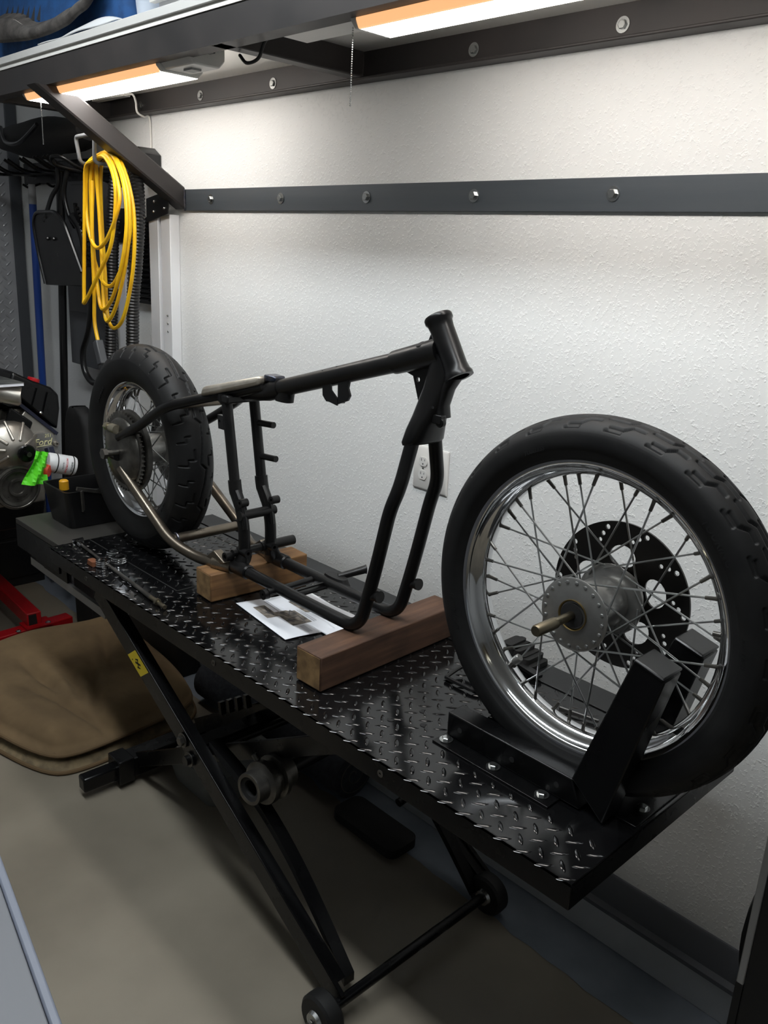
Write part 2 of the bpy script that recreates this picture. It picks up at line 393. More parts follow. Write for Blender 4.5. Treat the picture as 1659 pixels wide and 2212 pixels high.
for x in (-2.935, -.28):
    br = MB(); p0, p1 = vec((x, -.005, 1.885)), vec((x, -.480, 2.188)); d = (p1 - p0) / np.linalg.norm(p1 - p0)
    u, v = vec((1, 0, 0)), np.cross(vec((1, 0, 0)), d)
    # mitred square tube, cut flush with the wall strip and with the front beam
    sec = [(-.036, -.027), (-.031, -.0325), (.031, -.0325), (.036, -.027), (.036, .027), (.031, .0325), (-.031, .0325), (-.036, .027)]
    r0, r1 = [], []
    for a, b in sec:
        q = p0 + u * a + v * b; r0.append(q + d * ((-.010 - q[1]) / d[1]))
        q = p1 + u * a + v * b; r1.append(q + d * ((2.189 - q[2]) / d[2]))
    br.loft([r0, r1]); b_ = obj('brace', br, 'rail', SH)
    wd = MB()
    for k in range(14): wd.sphere((x + .038, -.012, 1.848 + k * .0052), .0042, 8)
    obj('weld_bead', wd, 'weld', b_)
obj('wall_strip', MB().box((-2.9, -.0095, 1.846), (.9, -.0005, 1.919)), 'strip', SH, bevel=.001)
X16 = [-2.726 + .4065 * k for k in range(9)]
for x in X16: hexbolt('bolt', (x, -.0098, 1.884), (0, -1, 0), SH, r=.0105, h=.009, washer=.0165)
for x in [-3.211 + .42 * k for k in range(3)] + [-1.545, -1.128, -.72]: hexbolt('bolt', (x, -.0075, 2.2235), (0, -1, 0), SH, r=.010, h=.007, washer=.0165)

# ------------------------------------------------------------------ under-shelf lights
def fixture(name, x0, x1, label, chain_x, capside):
    t = thing(name, label, 'shelf light', ((x0 + x1) / 2, -.395, 2.18), 'lit tube lights under the steel shelf')
    y0, y1 = -.472, (-.335 if capside > 0 else -.36)
    hp = [(y0 + .012, 2.264), (y0, 2.25), (y0, 2.232), (y1, 2.232), (y1, 2.25), (y1 - .012, 2.264)]
    obj('housing', MB().loft([[(x, y, z) for y, z in hp] for x in (x0 - .0, x1)]), 'white_plastic', t)
    lp = [(y0 + .006, 2.2315), (y0 + .008, 2.186), (y0 + .014, 2.171), (y1 - .014, 2.171), (y1 - .008, 2.186), (y1 - .006, 2.2315)]
    obj('lens', MB().loft([[(x, y, z) for y, z in lp] for x in (x0 + .012, x1 - .012)]), 'lens' if capside > 0 else 'lens_near', t)
    for q, ya in ((1, y0), (-1, y1)):
        sd = [(ya - q * .001, 2.2315), (ya + q * .001, 2.186), (ya + q * .008, 2.172), (ya + q * .0135, 2.1705), (ya + q * .0075, 2.186), (ya + q * .0055, 2.2315)]
        obj('side_diffuser', MB().loft([[(x, y, z) for y, z in sd] for x in (x0 + .012, x1 - .012)]), 'lens_side' if q > 0 else 'lens_back' if capside > 0 else 'lens_back_near', t)
    for xa, xb in ((x0 - .004, x0 + .012), (x1 - .012, x1 + .004)):
        obj('end_cap', MB().loft([[(x, y, z) for y, z in [(y0 - .001, 2.25), (y0 - .001, 2.186), (y0 + .012, 2.172), (y1 - .012, 2.172), (y1 + .001, 2.186), (y1 + .001, 2.25)]] for x in (xa, xb)]), 'white_plastic', t, bevel=.003)
    ch = MB()
    for k in range(44): ch.sphere((chain_x, -.42, 2.235 - k * .0046), .0021, 6)
    obj('pull_chain', ch, 'zinc', t)
    return t
f1 = fixture('shelf_light', -3.17, -2.26, 'lit shelf light beside the diagonal brace, far left', -3.15, 1)
f2 = fixture('shelf_light', -1.475, -.27, 'lit shelf light at the top edge of the photo, right of the cross beam', -1.53, -1)
# switch box end of the far light, with plug
sw = MB(); hp = [(-.472, 2.262), (-.472, 2.195), (-.455, 2.176), (-.375, 2.176), (-.358, 2.195), (-.358, 2.262)]
so = obj('switch_box', MB().loft([[(x, y, z) for y, z in hp] for x in (-2.2545, -2.11)]), 'white_plastic', f1, bevel=.004)
obj('plug', MB().box((-2.112, -.44, 2.205), (-2.085, -.405, 2.235)).cyl((-2.09, -.42, 2.22), (-2.055, -.43, 2.24), .006, 10), 'black_plastic', so)
obj('rocker_switch', MB().box((-2.2, -.43, 2.171), (-2.16, -.40, 2.1765)), 'grey_plastic', so)
eb = obj('end_box', MB().loft([[(x, y, z) for y, z in [(-.472, 2.262), (-.472, 2.205), (-.46, 2.192), (-.38, 2.192), (-.36, 2.205), (-.36, 2.262)]] for x in (-1.74, -1.485)]), 'white_plastic', f2, bevel=.004)
obj('vent_slot', MB().box((-1.72, -.4742, 2.206), (-1.56, -.4715, 2.214)), 'dark_trim', eb)
tag(obj('light_cord', MB().tube(smooth_path([(-1.80, -.42, 2.225), (-1.84, -.425, 2.20), (-1.86, -.43, 2.165), (-1.90, -.435, 2.158), (-1.935, -.43, 2.178), (-1.95, -.42, 2.182)]), .0042, 8), 'black_rubber'), 'short black power cord looping under the shelf cross beam', 'cord')
co = thing('cable_conduit', 'white surface conduit with a thin cable above the wall rail', 'conduit', (-3.3, -.06, 2.19))
obj('channel', MB().box((-3.55, -.085, 2.245), (-3.2, -.055, 2.264)), 'white_plastic', co, bevel=.002)
obj('cable', MB().tube(smooth_path([(-3.2, -.07, 2.252), (-3.17, -.062, 2.25), (-3.155, -.058, 2.225), (-3.15, -.056, 2.19), (-3.148, -.03, 2.176), (-3.147, -.006, 2.165), (-3.147, -.006, 1.98)]), .004, 8), 'white_plastic', co)

# ------------------------------------------------------------------ things on the shelf
def rr_ring(cx, cy, hx, hy, r, z, n=5):
    out = []
    for sx, sy, a0 in ((1, 1, 0), (-1, 1, 90), (-1, -1, 180), (1, -1, 270)):
        for k in range(n + 1):
            a = math.radians(a0 + 90 * k / n); out.append((cx + sx * (hx - r) + r * math.cos(a), cy + sy * (hy - r) + r * math.sin(a), z))
    return out
SZ = 2.302
bt = thing('storage_tote', 'blue soft-sided tote at the left end of the shelf', 'tote', (-3.05, -.27, SZ))
rings = []
for k, (z, gx, gy) in enumerate([(0, 0, 0), (.004, .015, .012), (.08, .02, .018), (.2, .012, .01), (.3, .02, .015), (.305, .005, 0), (.29, -.03, -.03), (.02, -.03, -.03)]):
    rings.append([(x + .006 * math.sin(9 * y + 5 * z), y + .008 * math.sin(7 * x + 3 * z), SZ + z) for x, y, z in rr_ring(-2.985, -.255, .535 + gx, .2 + gy, .05, z)])
obj('body', MB().loft(rings), 'blue_cloth', bt)
# grey moulded liner lying over the tote
gl = thing('fender_liner', 'grey felt moulded liner with a raw pale edge leaning on the blue tote', 'liner', (-3.2, -.4, SZ + .04))
UP = [(-3.30, 2.43), (-3.151, 2.408), (-3.068, 2.379), (-3.007, 2.366), (-2.872, 2.368), (-2.738, 2.382), (-2.714, 2.370), (-2.659, 2.386), (-2.585, 2.392), (-2.52, 2.42)]
LO = [(-3.30, 2.36), (-3.231, 2.350), (-3.132, 2.342), (-3.013, 2.334), (-2.877, 2.333), (-2.759, 2.339), (-2.711, 2.344), (-2.648, 2.355), (-2.581, 2.366), (-2.53, 2.40)]
UP = smooth_path([(x, 0, z) for x, z in UP], 5); LO = smooth_path([(x, 0, z) for x, z in LO], 5)
P = []; Q = []
for i, (u_, l_) in enumerate(zip(UP, LO)):
    t = i / (len(UP) - 1); row = []
    for q in np.linspace(0, 1, 7):
        p = l_ * (1 - q) + u_ * q; row.append((p[0], -.488 - .022 * math.sin(PI * (.15 + .8 * q)) - .004 * math.sin(9 * t), p[2]))
    back = row[-1]; P.append(row); Q.append(vec(back))
g = MB().grid(P); lo_ = obj('shell', g, 'felt', gl); lo_.modifiers.new('thickness', 'SOLIDIFY').thickness = .005
obj('raw_edge', MB().tube(Q, .0035, 6), 'foam_edge', gl)
wellP = [[(p[0] - .01 * k, p[1] + .055 * k, p[2] + .012 * math.sin(.9 * k) + .028 * k) for k in range(6)] for p in Q]
o = obj('inner_well', MB().grid(wellP), 'felt', gl); o.modifiers.new('thickness', 'SOLIDIFY').thickness = .004
for k in range(7):
    x = -3.29 + .045 * k; obj('rib', MB().bar((x, -.46, 2.43 - .006 * k), (x + .05, -.42, 2.56), .022, .014), 'black_matte', gl)
# crumpled white sheet in front of the tote
P = [[(-2.93 + .53 * s, -.512 + .02 * t + .002 * math.sin(8 * s), SZ + .002 + .024 * t * max(0, math.sin(PI * (.15 * s + .85 * s ** 2.2) * .98)) ** .8 + .0015 * math.sin(14 * s + 3 * t)) for t in np.linspace(0, 1, 6)] for s in np.linspace(0, 1, 26)]
tag(obj('plastic_sheet', MB().grid(P), 'bin_white'), 'white crumpled plastic sheet at the foot of the blue tote', 'sheet').modifiers.new('thickness', 'SOLIDIFY').thickness = .003
def bin_(label, x0, x1, m, h=.32, lid='bin_white'):
    t = thing('storage_bin', label, 'storage bin', ((x0 + x1) / 2, -.26, SZ), 'plastic bins on the shelf')
    cx, hx = (x0 + x1) / 2, (x1 - x0) / 2
    obj('body', MB().loft([rr_ring(cx, -.265, hx - .02, .2, .03, SZ), rr_ring(cx, -.265, hx, .225, .03, SZ + h), rr_ring(cx, -.265, hx - .006, .219, .03, SZ + h), rr_ring(cx, -.265, hx - .026, .194, .03, SZ + .006)]), m, t)
    obj('lid', MB().loft([rr_ring(cx, -.265, hx + .004, .23, .03, SZ + h - .012), rr_ring(cx, -.265, hx + .004, .23, .03, SZ + h + .02)]), lid, t, bevel=.004)
    return t
bin_('bluish frosted plastic bin beside the blue tote', -2.415, -2.31, 'clear_bin')
b2 = bin_('white frosted plastic bin in the middle of the shelf', -2.295, -2.105, 'bin_white')
obj('label_ridge', MB().box((-2.27, -.487, SZ + .03), (-2.15, -.47, SZ + .04)), 'white_plastic', b2)
cb = thing('carton', 'grey cardboard carton with white lettering on the shelf', 'carton', (-1.96, -.3, SZ))
obj('box', MB().box((-2.085, -.48, SZ), (-1.72, -.1, SZ + .22)), 'card_grey', cb, bevel=.002)
tx = text_mb('KE', .05); tx.xf(lambda p: (-1.925 + p[0], -.4805 - p[2], SZ + .006 + p[1])); obj('lettering', tx, 'board_white', cb, smooth=False)
obj('white_stripe', MB().box((-2.01, -.4812, SZ), (-1.99, -.4798, SZ + .22)), 'board_white', cb)

# ------------------------------------------------------------------ wall outlet
ot = thing('wall_outlet', 'white two-gang outlet plate on the wall behind the frame', 'outlet', (-1.597, -.006, 1.075))
pl = MB().loft([[(-1.663, -.0005, 1.077), (-1.529, -.0005, 1.077), (-1.529, -.0005, 1.206), (-1.663, -.0005, 1.206)], [(-1.663, -.004, 1.077), (-1.529, -.004, 1.077), (-1.529, -.004, 1.206), (-1.663, -.004, 1.206)], [(-1.657, -.008, 1.083), (-1.535, -.008, 1.083), (-1.535, -.008, 1.200), (-1.657, -.008, 1.200)]])
obj('plate', pl, 'white_plastic', ot)
for cx in (-1.572, -1.622):
    for cz in (1.161, 1.121):
        rc = [(x, z) for x, z in circle(.0165, 20)]; rc = [(x, max(-.0135, min(.0135, z))) for x, z in rc]
        r_ = obj('receptacle', MB().prism(rc, lambda a, b, t: (cx + a, t, cz + b), -.0085, -.0105), 'board_white', ot)
        sl = MB().box((cx - .0075, -.0108, cz + .001), (cx - .0055, -.0104, cz + .009)).box((cx + .0055, -.0108, cz + .002), (cx + .0072, -.0104, cz + .008)).cyl((cx, -.0104, cz - .007), (cx, -.0108, cz - .007), .0026, 10)
        obj('slots', sl, 'dark_trim', r_)
    obj('screw', MB().cyl((cx, -.008, 1.141), (cx, -.0095, 1.141), .003, 10), 'zinc', ot)

# ------------------------------------------------------------------ aluminium rack on the far wall
AR = thing('wall_organizer', 'aluminium post rack with black brackets on the wall left of the shelf brace', 'wall rack', (-3.3, -.05, .3))
for xa in (-3.2, -3.47):
    w_ = .068
    obj('post', MB().box((xa, -.05, .3), (xa + w_, -.001, 1.985)), 'alu_post', AR, bevel=.002)
    if xa > -3.3: obj('post', MB().box((xa + w_ + .008, -.042, .3), (xa + .143, -.001, 1.83)), 'alu_post', AR, bevel=.002)
bp = MB().prism([(-3.203, 1.80), (-3.203, 1.885), (-3.105, 1.902), (-3.04, 1.872), (-3.045, 1.832)], lambda a, b, t: (a, t, b), -.052, -.056); bk = obj('bracket', bp, 'black_plastic', AR)
for x, z in ((-3.14, 1.874), (-3.145, 1.838), (-3.068, 1.85)): obj('screw', MB().sphere((x, -.057, z), .006, 10), 'zinc', bk)
tc_ = obj('top_bracket', MB().prism([(-3.37, 2.0), (-3.37, 2.06), (-3.22, 2.068), (-3.178, 2.042), (-3.178, 1.985), (-3.25, 1.978), (-3.27, 2.0)], lambda a, b, t: (a, t, b), -.002, -.075), 'black_plastic', AR, bevel=.003)
for x in (-3.228, -3.20): obj('screw', MB().sphere((x, -.076, 1.998), .0065, 10), 'zinc', tc_)
b3 = obj('bracket', MB().box((-3.475, -.056, 1.72), (-3.38, -.05, 1.85)), 'black_plastic', AR)
for z in (1.755, 1.815): obj('screw', MB().sphere((-3.43, -.057, z), .006, 10), 'zinc', b3)
for z in (1.40, 1.43, 1.46): obj('screw', MB().sphere((-3.085, -.043, z), .0045, 8), 'zinc', AR)
AR.location.x += .1
LV = thing('louver_panel', 'black slatted steel panel between the aluminium posts', 'slat panel', (-3.33, -.03, 1.49))
obj('back_sheet', MB().box((-3.53, -.03, 1.49), (-3.2, -.02, 1.82)), 'black_plastic', LV)
for k in range(16):
    z = 1.50 + k * .0195
    obj('slat', MB().loft([[(x, -.03, z), (x, -.043, z + .003), (x, -.043, z + .006), (x, -.03, z + .014)] for x in (-3.525, -3.205)]), 'black_plastic', LV)
LV.location.x += .07
EP = thing('electrical_panel', 'dark grey electrical panel box on the far wall behind the dustpan', 'electrical panel', (-3.7, -.05, 1.19))
obj('box', MB().box((-3.94, -.1, 1.19), (-3.68, -.001, 1.955)), 'grey_box', EP, bevel=.003)
obj('door', MB().box((-3.92, -.106, 1.42), (-3.70, -.1, 1.94)), 'grey_box', EP, bevel=.003)
EP.location.x += .2
# hook rail with double hooks
HR = thing('hook_rail', 'black steel tool rail with hooks high on the far wall', 'tool rail', (-3.8, -.03, 1.95))
obj('rail', MB().box((-4.30, -.035, 1.955), (-3.35, -.001, 2.05)), 'black_steel', HR, bevel=.004)
for x in (-4.22, -4.08, -3.9, -3.74, -3.6, -3.5):
    for dx in (0, .035):
        obj('hook', MB().tube(fillet([(x + dx, -.03, 2.0), (x + dx, -.2, 1.985), (x + dx - .01, -.27, 2.03)], .04), .006, 8), 'black_steel', HR)
for x in (-4.12, -3.86):
    obj('peg', MB().tube(fillet([(x, -.03, 1.96), (x, -.09, 1.935), (x - .01, -.11, 1.95)], .02), .005, 8), 'black_steel', HR)
obj('loop_hook', MB().tube(fillet([(-3.19, -.06, 1.985), (-3.145, -.29, 1.988), (-3.153, -.3, 2.075), (-3.005, -.3, 2.078), (-3.014, -.3, 1.985), (-3.10, -.06, 1.985)], .018), .007, 10), 'hook_grey', HR)
obj('double_hook', MB().tube(fillet([(-3.24, -.02, 1.975), (-3.24, -.25, 1.975), (-3.26, -.31, 2.015), (-3.31, -.33, 2.012), (-3.32, -.31, 1.985), (-3.30, -.24, 1.972), (-3.30, -.02, 1.972)], .03), .0075, 10), 'black_steel', HR)
# bag and dark gear stored above the rail
bg = thing('duffel_bag', 'black duffel bag stored on top of the tool rail under the shelf', 'bag', (-3.8, -.13, 2.05))
rings = []
for k in range(13):
    t = k / 12; x = -4.22 + .82 * t; q = math.sin(PI * min(max(t, .03), .97)) ** .35
    rings.append([(x, -.13 + .115 * q * math.cos(a) + .008 * math.sin(9 * t + a), 2.125 + .075 * q * math.sin(a) + .006 * math.sin(13 * t)) for a in [2 * PI * j / 18 for j in range(18)]])
obj('body', MB().loft(rings), 'black_matte', bg)
obj('strap', MB().tube(smooth_path([(-4.05, -.22, 2.17), (-3.9, -.262, 2.10), (-3.75, -.265, 2.09), (-3.6, -.25, 2.15)]), .008, 8), 'black_plastic', bg)
# yellow cord coil
yc = thing('extension_cord', 'coiled yellow extension cord hanging from the loop hook', 'extension cord', (-3.0, -.27, 1.31))
def strand(pts, y): return [(x, y + .01 * math.sin(i), z) for i, (x, z) in enumerate(pts)]
loops = [
    (-.285, [(-3.06, 2.0), (-2.99, 2.012), (-2.93, 1.98), (-2.87, 1.88), (-2.89, 1.80), (-2.97, 1.72), (-3.06, 1.70), (-3.13, 1.76), (-3.145, 1.86), (-3.11, 1.97)]),
    (-.275, [(-3.05, 2.005), (-2.96, 2.015), (-2.88, 1.93), (-2.845, 1.80), (-2.87, 1.66), (-2.95, 1.53), (-3.05, 1.48), (-3.10, 1.56), (-3.13, 1.75), (-3.105, 1.95)]),
    (-.262, [(-3.06, 2.0), (-2.97, 2.012), (-2.88, 1.90), (-2.85, 1.76), (-2.90, 1.64), (-2.98, 1.57), (-3.07, 1.585), (-3.15, 1.68), (-3.15, 1.82), (-3.10, 1.97)]),
    (-.25, [(-3.04, 1.995), (-2.95, 2.005), (-2.86, 1.85), (-2.855, 1.65), (-2.92, 1.47), (-3.0, 1.415), (-3.06, 1.455), (-3.085, 1.6), (-3.10, 1.8), (-3.08, 1.95)]),
    (-.268, [(-3.05, 2.002), (-2.94, 2.004), (-2.855, 1.88), (-2.86, 1.70), (-2.93, 1.52), (-3.01, 1.44), (-3.05, 1.49), (-3.07, 1.65), (-3.08, 1.82), (-3.075, 1.95)]),
    (-.292, [(-3.055, 1.99), (-2.965, 2.0), (-2.90, 1.90), (-2.93, 1.72), (-3.03, 1.60), (-3.14, 1.50), (-3.16, 1.525), (-3.158, 1.7), (-3.14, 1.88), (-3.11, 1.97)]),
]
for y, lp in loops: obj('cord_loop', MB().tube(smooth_path(strand(lp, y), 8, closed=True), .007, 8, closed=True), 'yellow', yc)
obj('cord_tail', MB().tube(smooth_path([(-3.09, -.275, 1.93), (-3.10, -.28, 1.75), (-3.105, -.28, 1.55), (-3.11, -.282, 1.43), (-3.085, -.283, 1.355)]), .0072, 8), 'yellow', yc)
obj('plug', MB().bar((-3.09, -.283, 1.36), (-3.055, -.283, 1.275), .03, .034), 'grey_box', yc, bevel=.004)
# corrugated hose over the hook
def hose(pts, r, step=.006):
    P = smooth_path(pts, 24); L = [0]
    for a, b in zip(P, P[1:]): L.append(L[-1] + np.linalg.norm(b - a))
    n = int(L[-1] / step); out = []; rs = []
    for k in range(n + 1):
        s = L[-1] * k / n; i = min(np.searchsorted(L, s, 'right') - 1, len(P) - 2); t = (s - L[i]) / max(L[i + 1] - L[i], 1e-9)
        out.append(P[i] * (1 - t) + P[i + 1] * t); rs.append(r if (k // 1) % 2 else r * .86)
    return out, rs
hp, hr = hose([(-3.22, -.17, 1.25), (-3.205, -.165, 1.45), (-3.185, -.16, 1.7), (-3.16, -.155, 1.9), (-3.11, -.15, 2.0), (-3.03, -.15, 2.012), (-2.97, -.165, 1.94), (-2.945, -.175, 1.82), (-2.965, -.18, 1.65), (-3.0, -.18, 1.5), (-3.02, -.18, 1.25)], .0255)
tag(obj('corrugated_hose', MB().tube(hp, hr, 16), 'hose'), 'black corrugated hose draped behind the yellow cord', 'hose')
# dustpan, brush, poles
du = thing('dustpan', 'glossy black dustpan hanging from the tool rail', 'dustpan', (-3.53, -.2, 1.52))
bl = MB(); P = []
out = [(-3.735, 1.78), (-3.70, 1.81), (-3.62, 1.825), (-3.5, 1.825), (-3.46, 1.81), (-3.43, 1.78), (-3.335, 1.60), (-3.33, 1.545), (-3.705, 1.53), (-3.73, 1.66)]
bl.prism(out, lambda a, b, t: (a, t - .03 * (b - 1.53) / .3, b), -.20, -.212); obj('pan', bl, 'black_plastic', du, bevel=.004)
obj('side_lip', MB().tube(fillet([(-3.705, -.212, 1.535), (-3.73, -.224, 1.66), (-3.733, -.236, 1.78), (-3.69, -.24, 1.822), (-3.5, -.24, 1.824), (-3.435, -.236, 1.785), (-3.335, -.218, 1.60)], .03), .008, 8), 'black_plastic', du)
for x, z in ((-3.62, 1.79), (-3.6, 1.72), (-3.54, 1.72)): obj('rivet', MB().sphere((x, -.235, z), .008, 8), 'black_plastic', du)
obj('handle', MB().tube(smooth_path([(-3.60, -.24, 1.80), (-3.575, -.22, 1.88), (-3.55, -.2, 1.93), (-3.545, -.2, 1.99), (-3.53, -.2, 2.0)]), .009, 10), 'black_plastic', du)
bh = thing('hand_brush', 'black hand brush with bristles fanned behind the dustpan', 'brush', (-3.45, -.16, 1.62))
obj('handle', MB().tube(smooth_path([(-3.49, -.18, 2.0), (-3.50, -.19, 1.95), (-3.52, -.19, 1.89), (-3.50, -.185, 1.82), (-3.46, -.18, 1.77)]), .009, 10), 'black_plastic', bh)
obj('block', MB().tube(smooth_path([(-3.47, -.18, 1.81), (-3.40, -.18, 1.76), (-3.37, -.18, 1.69), (-3.36, -.18, 1.62)]), [.02] * 31, 10), 'black_plastic', bh)
for k in range(16):
    t = k / 15; a = math.radians(75 - 110 * t); c = vec((-3.445 + .07 * t, -.18, 1.80 - .17 * t)); e = c + vec((math.cos(a) * .085, -.01, math.sin(a) * .06))
    obj('bristle_tuft', MB().cyl(c, e, .006, 6, .009), 'black_plastic', bh)
sb = MB().cyl((-3.59, -.17, 2.0), (-3.605, -.17, 1.80), .016, 12); bs = thing('broom', 'black broom handle with a yellow top band hanging upside down', 'broom', (-3.6, -.17, .1))
obj('handle', MB().cyl((-3.592, -.17, 1.985), (-3.79, -.16, .1), .0165, 12), 'black_plastic', bs)
obj('band', MB().cyl((-3.590, -.17, 2.0), (-3.593, -.17, 1.985), .019, 12), 'brass', bs)
bpz = thing('broom', 'blue metal broom handle leaning in the wall corner', 'broom', (-4.08, -.1, .0))
obj('handle', MB().cyl((-4.058, -.1, 1.87), (-4.11, -.1, .02), .017, 12), 'blue', bpz)
obj('grip', MB().cyl((-4.055, -.1, 1.95), (-4.058, -.1, 1.865), .015, 12, .018), 'grey_plastic', bpz)
tag(obj('bent_pipe', MB().tube(fillet([(-3.30, -.2, 1.62), (-3.305, -.2, 1.5), (-3.33, -.2, 1.38), (-3.41, -.2, 1.28), (-3.40, -.2, 1.20), (-3.34, -.2, 1.16), (-3.22, -.2, 1.17)], .06), .0125, 12), 'black_plastic'), 'black bent tube hanging behind the rear tire', 'tube')

# ------------------------------------------------------------------ motorcycle lift
TZ = .77; LX0, LX1, LY0, LY1 = -2.575, -.572, -.724, -.112
LT = thing('lift_table', 'black diamond plate motorcycle lift table on scissor legs', 'lift table', (-1.55, -.42, 0))
obj('deck', MB().box((LX0, LY0, TZ - .006), (LX1, LY1, TZ)), 'deck', LT)
dr = (-2.57, -2.015, -.592, -.24)   # drop-out panel under the rear wheel
def skip(x, y):
    return y > -.205 or (abs(x - dr[1]) < .012 and dr[2] < y < dr[3]) or (abs(y - dr[2]) < .012 and x < dr[1]) or (x > -.70 and y > -.555) or (x > -1.02 and -.60 < y < -.5)
lg = lugs(LX0 + .01, LX1 - .006, LY0 + .004, LY1, 0.044, .034, .0095, .0021, skip); lg.xf(lambda p: (p[0], p[1], TZ + p[2] - .0001))
o = obj('raised_treads', lg, 'deck', LT); o['kind'] = 'stuff'
gp = MB()
gp.box((dr[0], dr[2] - .002, TZ), (dr[1], dr[2] + .002, TZ + .0006)).box((dr[1] - .002, dr[2], TZ), (dr[1] + .002, dr[3], TZ + .0006)).box((dr[0], dr[3] - .002, TZ), (dr[1], dr[3] + .002, TZ + .0006))
obj('drop_panel_seam', gp, 'black_matte', LT)
obj('rear_strip', MB().box((LX0, -.2, TZ), (LX1, LY1, TZ + .003)), 'deck_smooth', LT, bevel=.001)
def rail(y, s): # bent skirt with inner return
    return MB().loft([[(x, y, TZ), (x, y, TZ - .052), (x, y + s * .03, TZ - .052), (x, y + s * .03, TZ - .049), (x, y + s * .003, TZ - .049), (x, y + s * .003, TZ)] for x in (LX0, LX1)])
obj('side_rail', rail(LY0, 1), 'black_steel', LT, bevel=.0012); obj('side_rail', rail(LY1, -1), 'black_steel', LT)
for xa, xb in ((LX0, LX0 + .004), (LX1 - .004, LX1)): obj('end_rail', MB().box((xa, LY0 + .003, TZ - .052), (xb, LY1 - .003, TZ - .004)), 'black_steel', LT)
for x in (-2.3, -1.84, -1.42, -.95): obj('deck_brace', MB().box((x, LY0 + .004, TZ - .045), (x + .03, LY1 - .004, TZ - .007)), 'black_steel', LT)
for x in (-2.32, -1.62, -1.02): obj('rail_bolt_hole', MB().lathe([(.003, -.001), (.008, -.001), (.008, .0012), (.003, .0012)], (x, LY0, TZ - .028), (0, -1, 0), 14, closed=True), 'steel_dark', LT)
# deck holes next to the wheel chock
for x, y in ((-1.06, -.56), (-1.10, -.52), (-1.12, -.60)): obj('deck_hole', MB().lathe([(0, 0), (.008, 0), (.008, .0006), (0, .0006)], (x, y, TZ + .0003), (0, 0, 1), 14), 'black_matte', LT)
# scissor legs
def leg(y, p0, p1, w_, h): return MB().bar((p0[0], y, p0[1]), (p1[0], y, p1[1]), w_, h, up=(0, 0, 1))
for y, s in ((-.700, 1), (-.135, -1)):
    lo_ = obj('scissor_leg', leg(y, (-2.30, .705), (-1.135, .055), .012, .06), 'black_steel', LT, bevel=.002)
    obj('leg_flange', leg(y + s * .016, (-2.285, .722), (-1.155, .088), .034, .006), 'black_steel', lo_)
    arc = [vec((-1.74 + .58 * t, y + s * .052, .425 - .36 * t + .075 * math.sin(PI * t))) for t in np.linspace(0, 1, 16)]
    st = MB()
    st.loft([[p + vec((0, -.016, -.012)), p + vec((0, .016, -.012)), p + vec((0, .016, .012)), p + vec((0, -.016, .012))] for p in arc])
    obj('leg_stiffener', st, 'black_steel', lo_)
for y in (-.60, -.235):
    obj('inner_leg', leg(y, (-2.27, .085), (-1.16, .70), .012, .05), 'black_steel', LT, bevel=.002)
obj('leg_pivot', MB().cyl((-1.765, -.725, .388), (-1.765, -.105, .388), .014, 14), 'black_steel', LT)
for x, z, y in ((-1.765, .388, -.712), (-1.80, .43, -.71)): hexbolt('pivot_nut', (x, y, z), (0, -1, 0), LT, r=.014, h=.012, m='steel_dark')
obj('roller_axle', MB().cyl((-1.13, -.735, .058), (-1.13, -.14, .058), .0135, 14), 'black_steel', LT)
for y in (-.755, -.16):
    cw = obj('caster_wheel', MB().lathe([(.008, -.022), (.05, -.022), (.056, -.016), (.057, 0), (.056, .016), (.05, .022), (.008, .022)], (-1.13, y, .057), (0, 1, 0), 32), 'black_rubber', LT)
    obj('hub_cap', MB().lathe([(0, -.012), (.021, -.008), (.025, 0), (0, 0)], (-1.13, y - .0225, .057), (0, 1, 0), 24), 'zinc', cw)
    obj('cotter_nut', MB().lathe([(0, 0), (.009, 0), (.009, .008), (0, .008)], (-1.13, y - .034, .057), (0, -1, 0), 6), 'steel_dark', cw)
obj('side_peg', MB().cyl((-1.45, -.205, .19), (-1.45, -.135, .20), .013, 12), 'black_steel', LT)
obj('base_beam', MB().bar((-2.30, -.655, .062), (-2.30, -.11, .062), .07, .07), 'black_steel', LT, bevel=.004)
obj('foot_tube', MB().bar((-2.305, -.785, .052), (-2.30, -.62, .055), .045, .05), 'black_steel', LT, bevel=.006)
obj('collar', MB().bar((-2.30, -.675, .062), (-2.30, -.62, .062), .082, .085), 'black_steel', LT, bevel=.004)
obj('lock_bar', MB().bar((-2.18, -.43, .19), (-1.45, -.43, .64), .05, .012, up=(0, 1, 0)), 'black_steel', LT)
for k in range(4):
    c = vec((-1.99 + .045 * k, -.455, .33 + .028 * k)); obj('ratchet_tooth', MB().bar(c, c + vec((-.008, 0, .04)), .018, .014), 'black_steel', LT)
obj('cross_bar', MB().bar((-1.80, -.70, .40), (-1.80, -.14, .405), .05, .012, up=(0, 0, 1)), 'black_steel', LT)
obj('hydraulic_ram', MB().cyl((-2.2, -.36, .12), (-1.62, -.36, .50), .026, 16).cyl((-1.62, -.36, .50), (-1.4, -.36, .66), .013, 12), 'black_steel', LT)
sk = MB().prism([(0, 0), (.046, .020), (.046, .072), (0, .050)], lambda a, b, t: (-2.118 + a, t, .568 + b), -.7072, -.7066)
sk = MB(); d = vec((1.165, 0, -.65)); d /= np.linalg.norm(d); n_ = vec((d[2] * -1, 0, d[0])); c0 = vec((-2.045, -.7068, .5625))
sk.add([c0 - d * .055 - n_ * .026, c0 + d * .03 - n_ * .026, c0 + d * .055 + n_ * .026, c0 - d * .03 + n_ * .026], [(0, 1, 2, 3)])
so = obj('warning_sticker', sk, 'sticker', LT, smooth=False)
fg = MB(); c1 = c0 + vec((0, -.0004, 0))
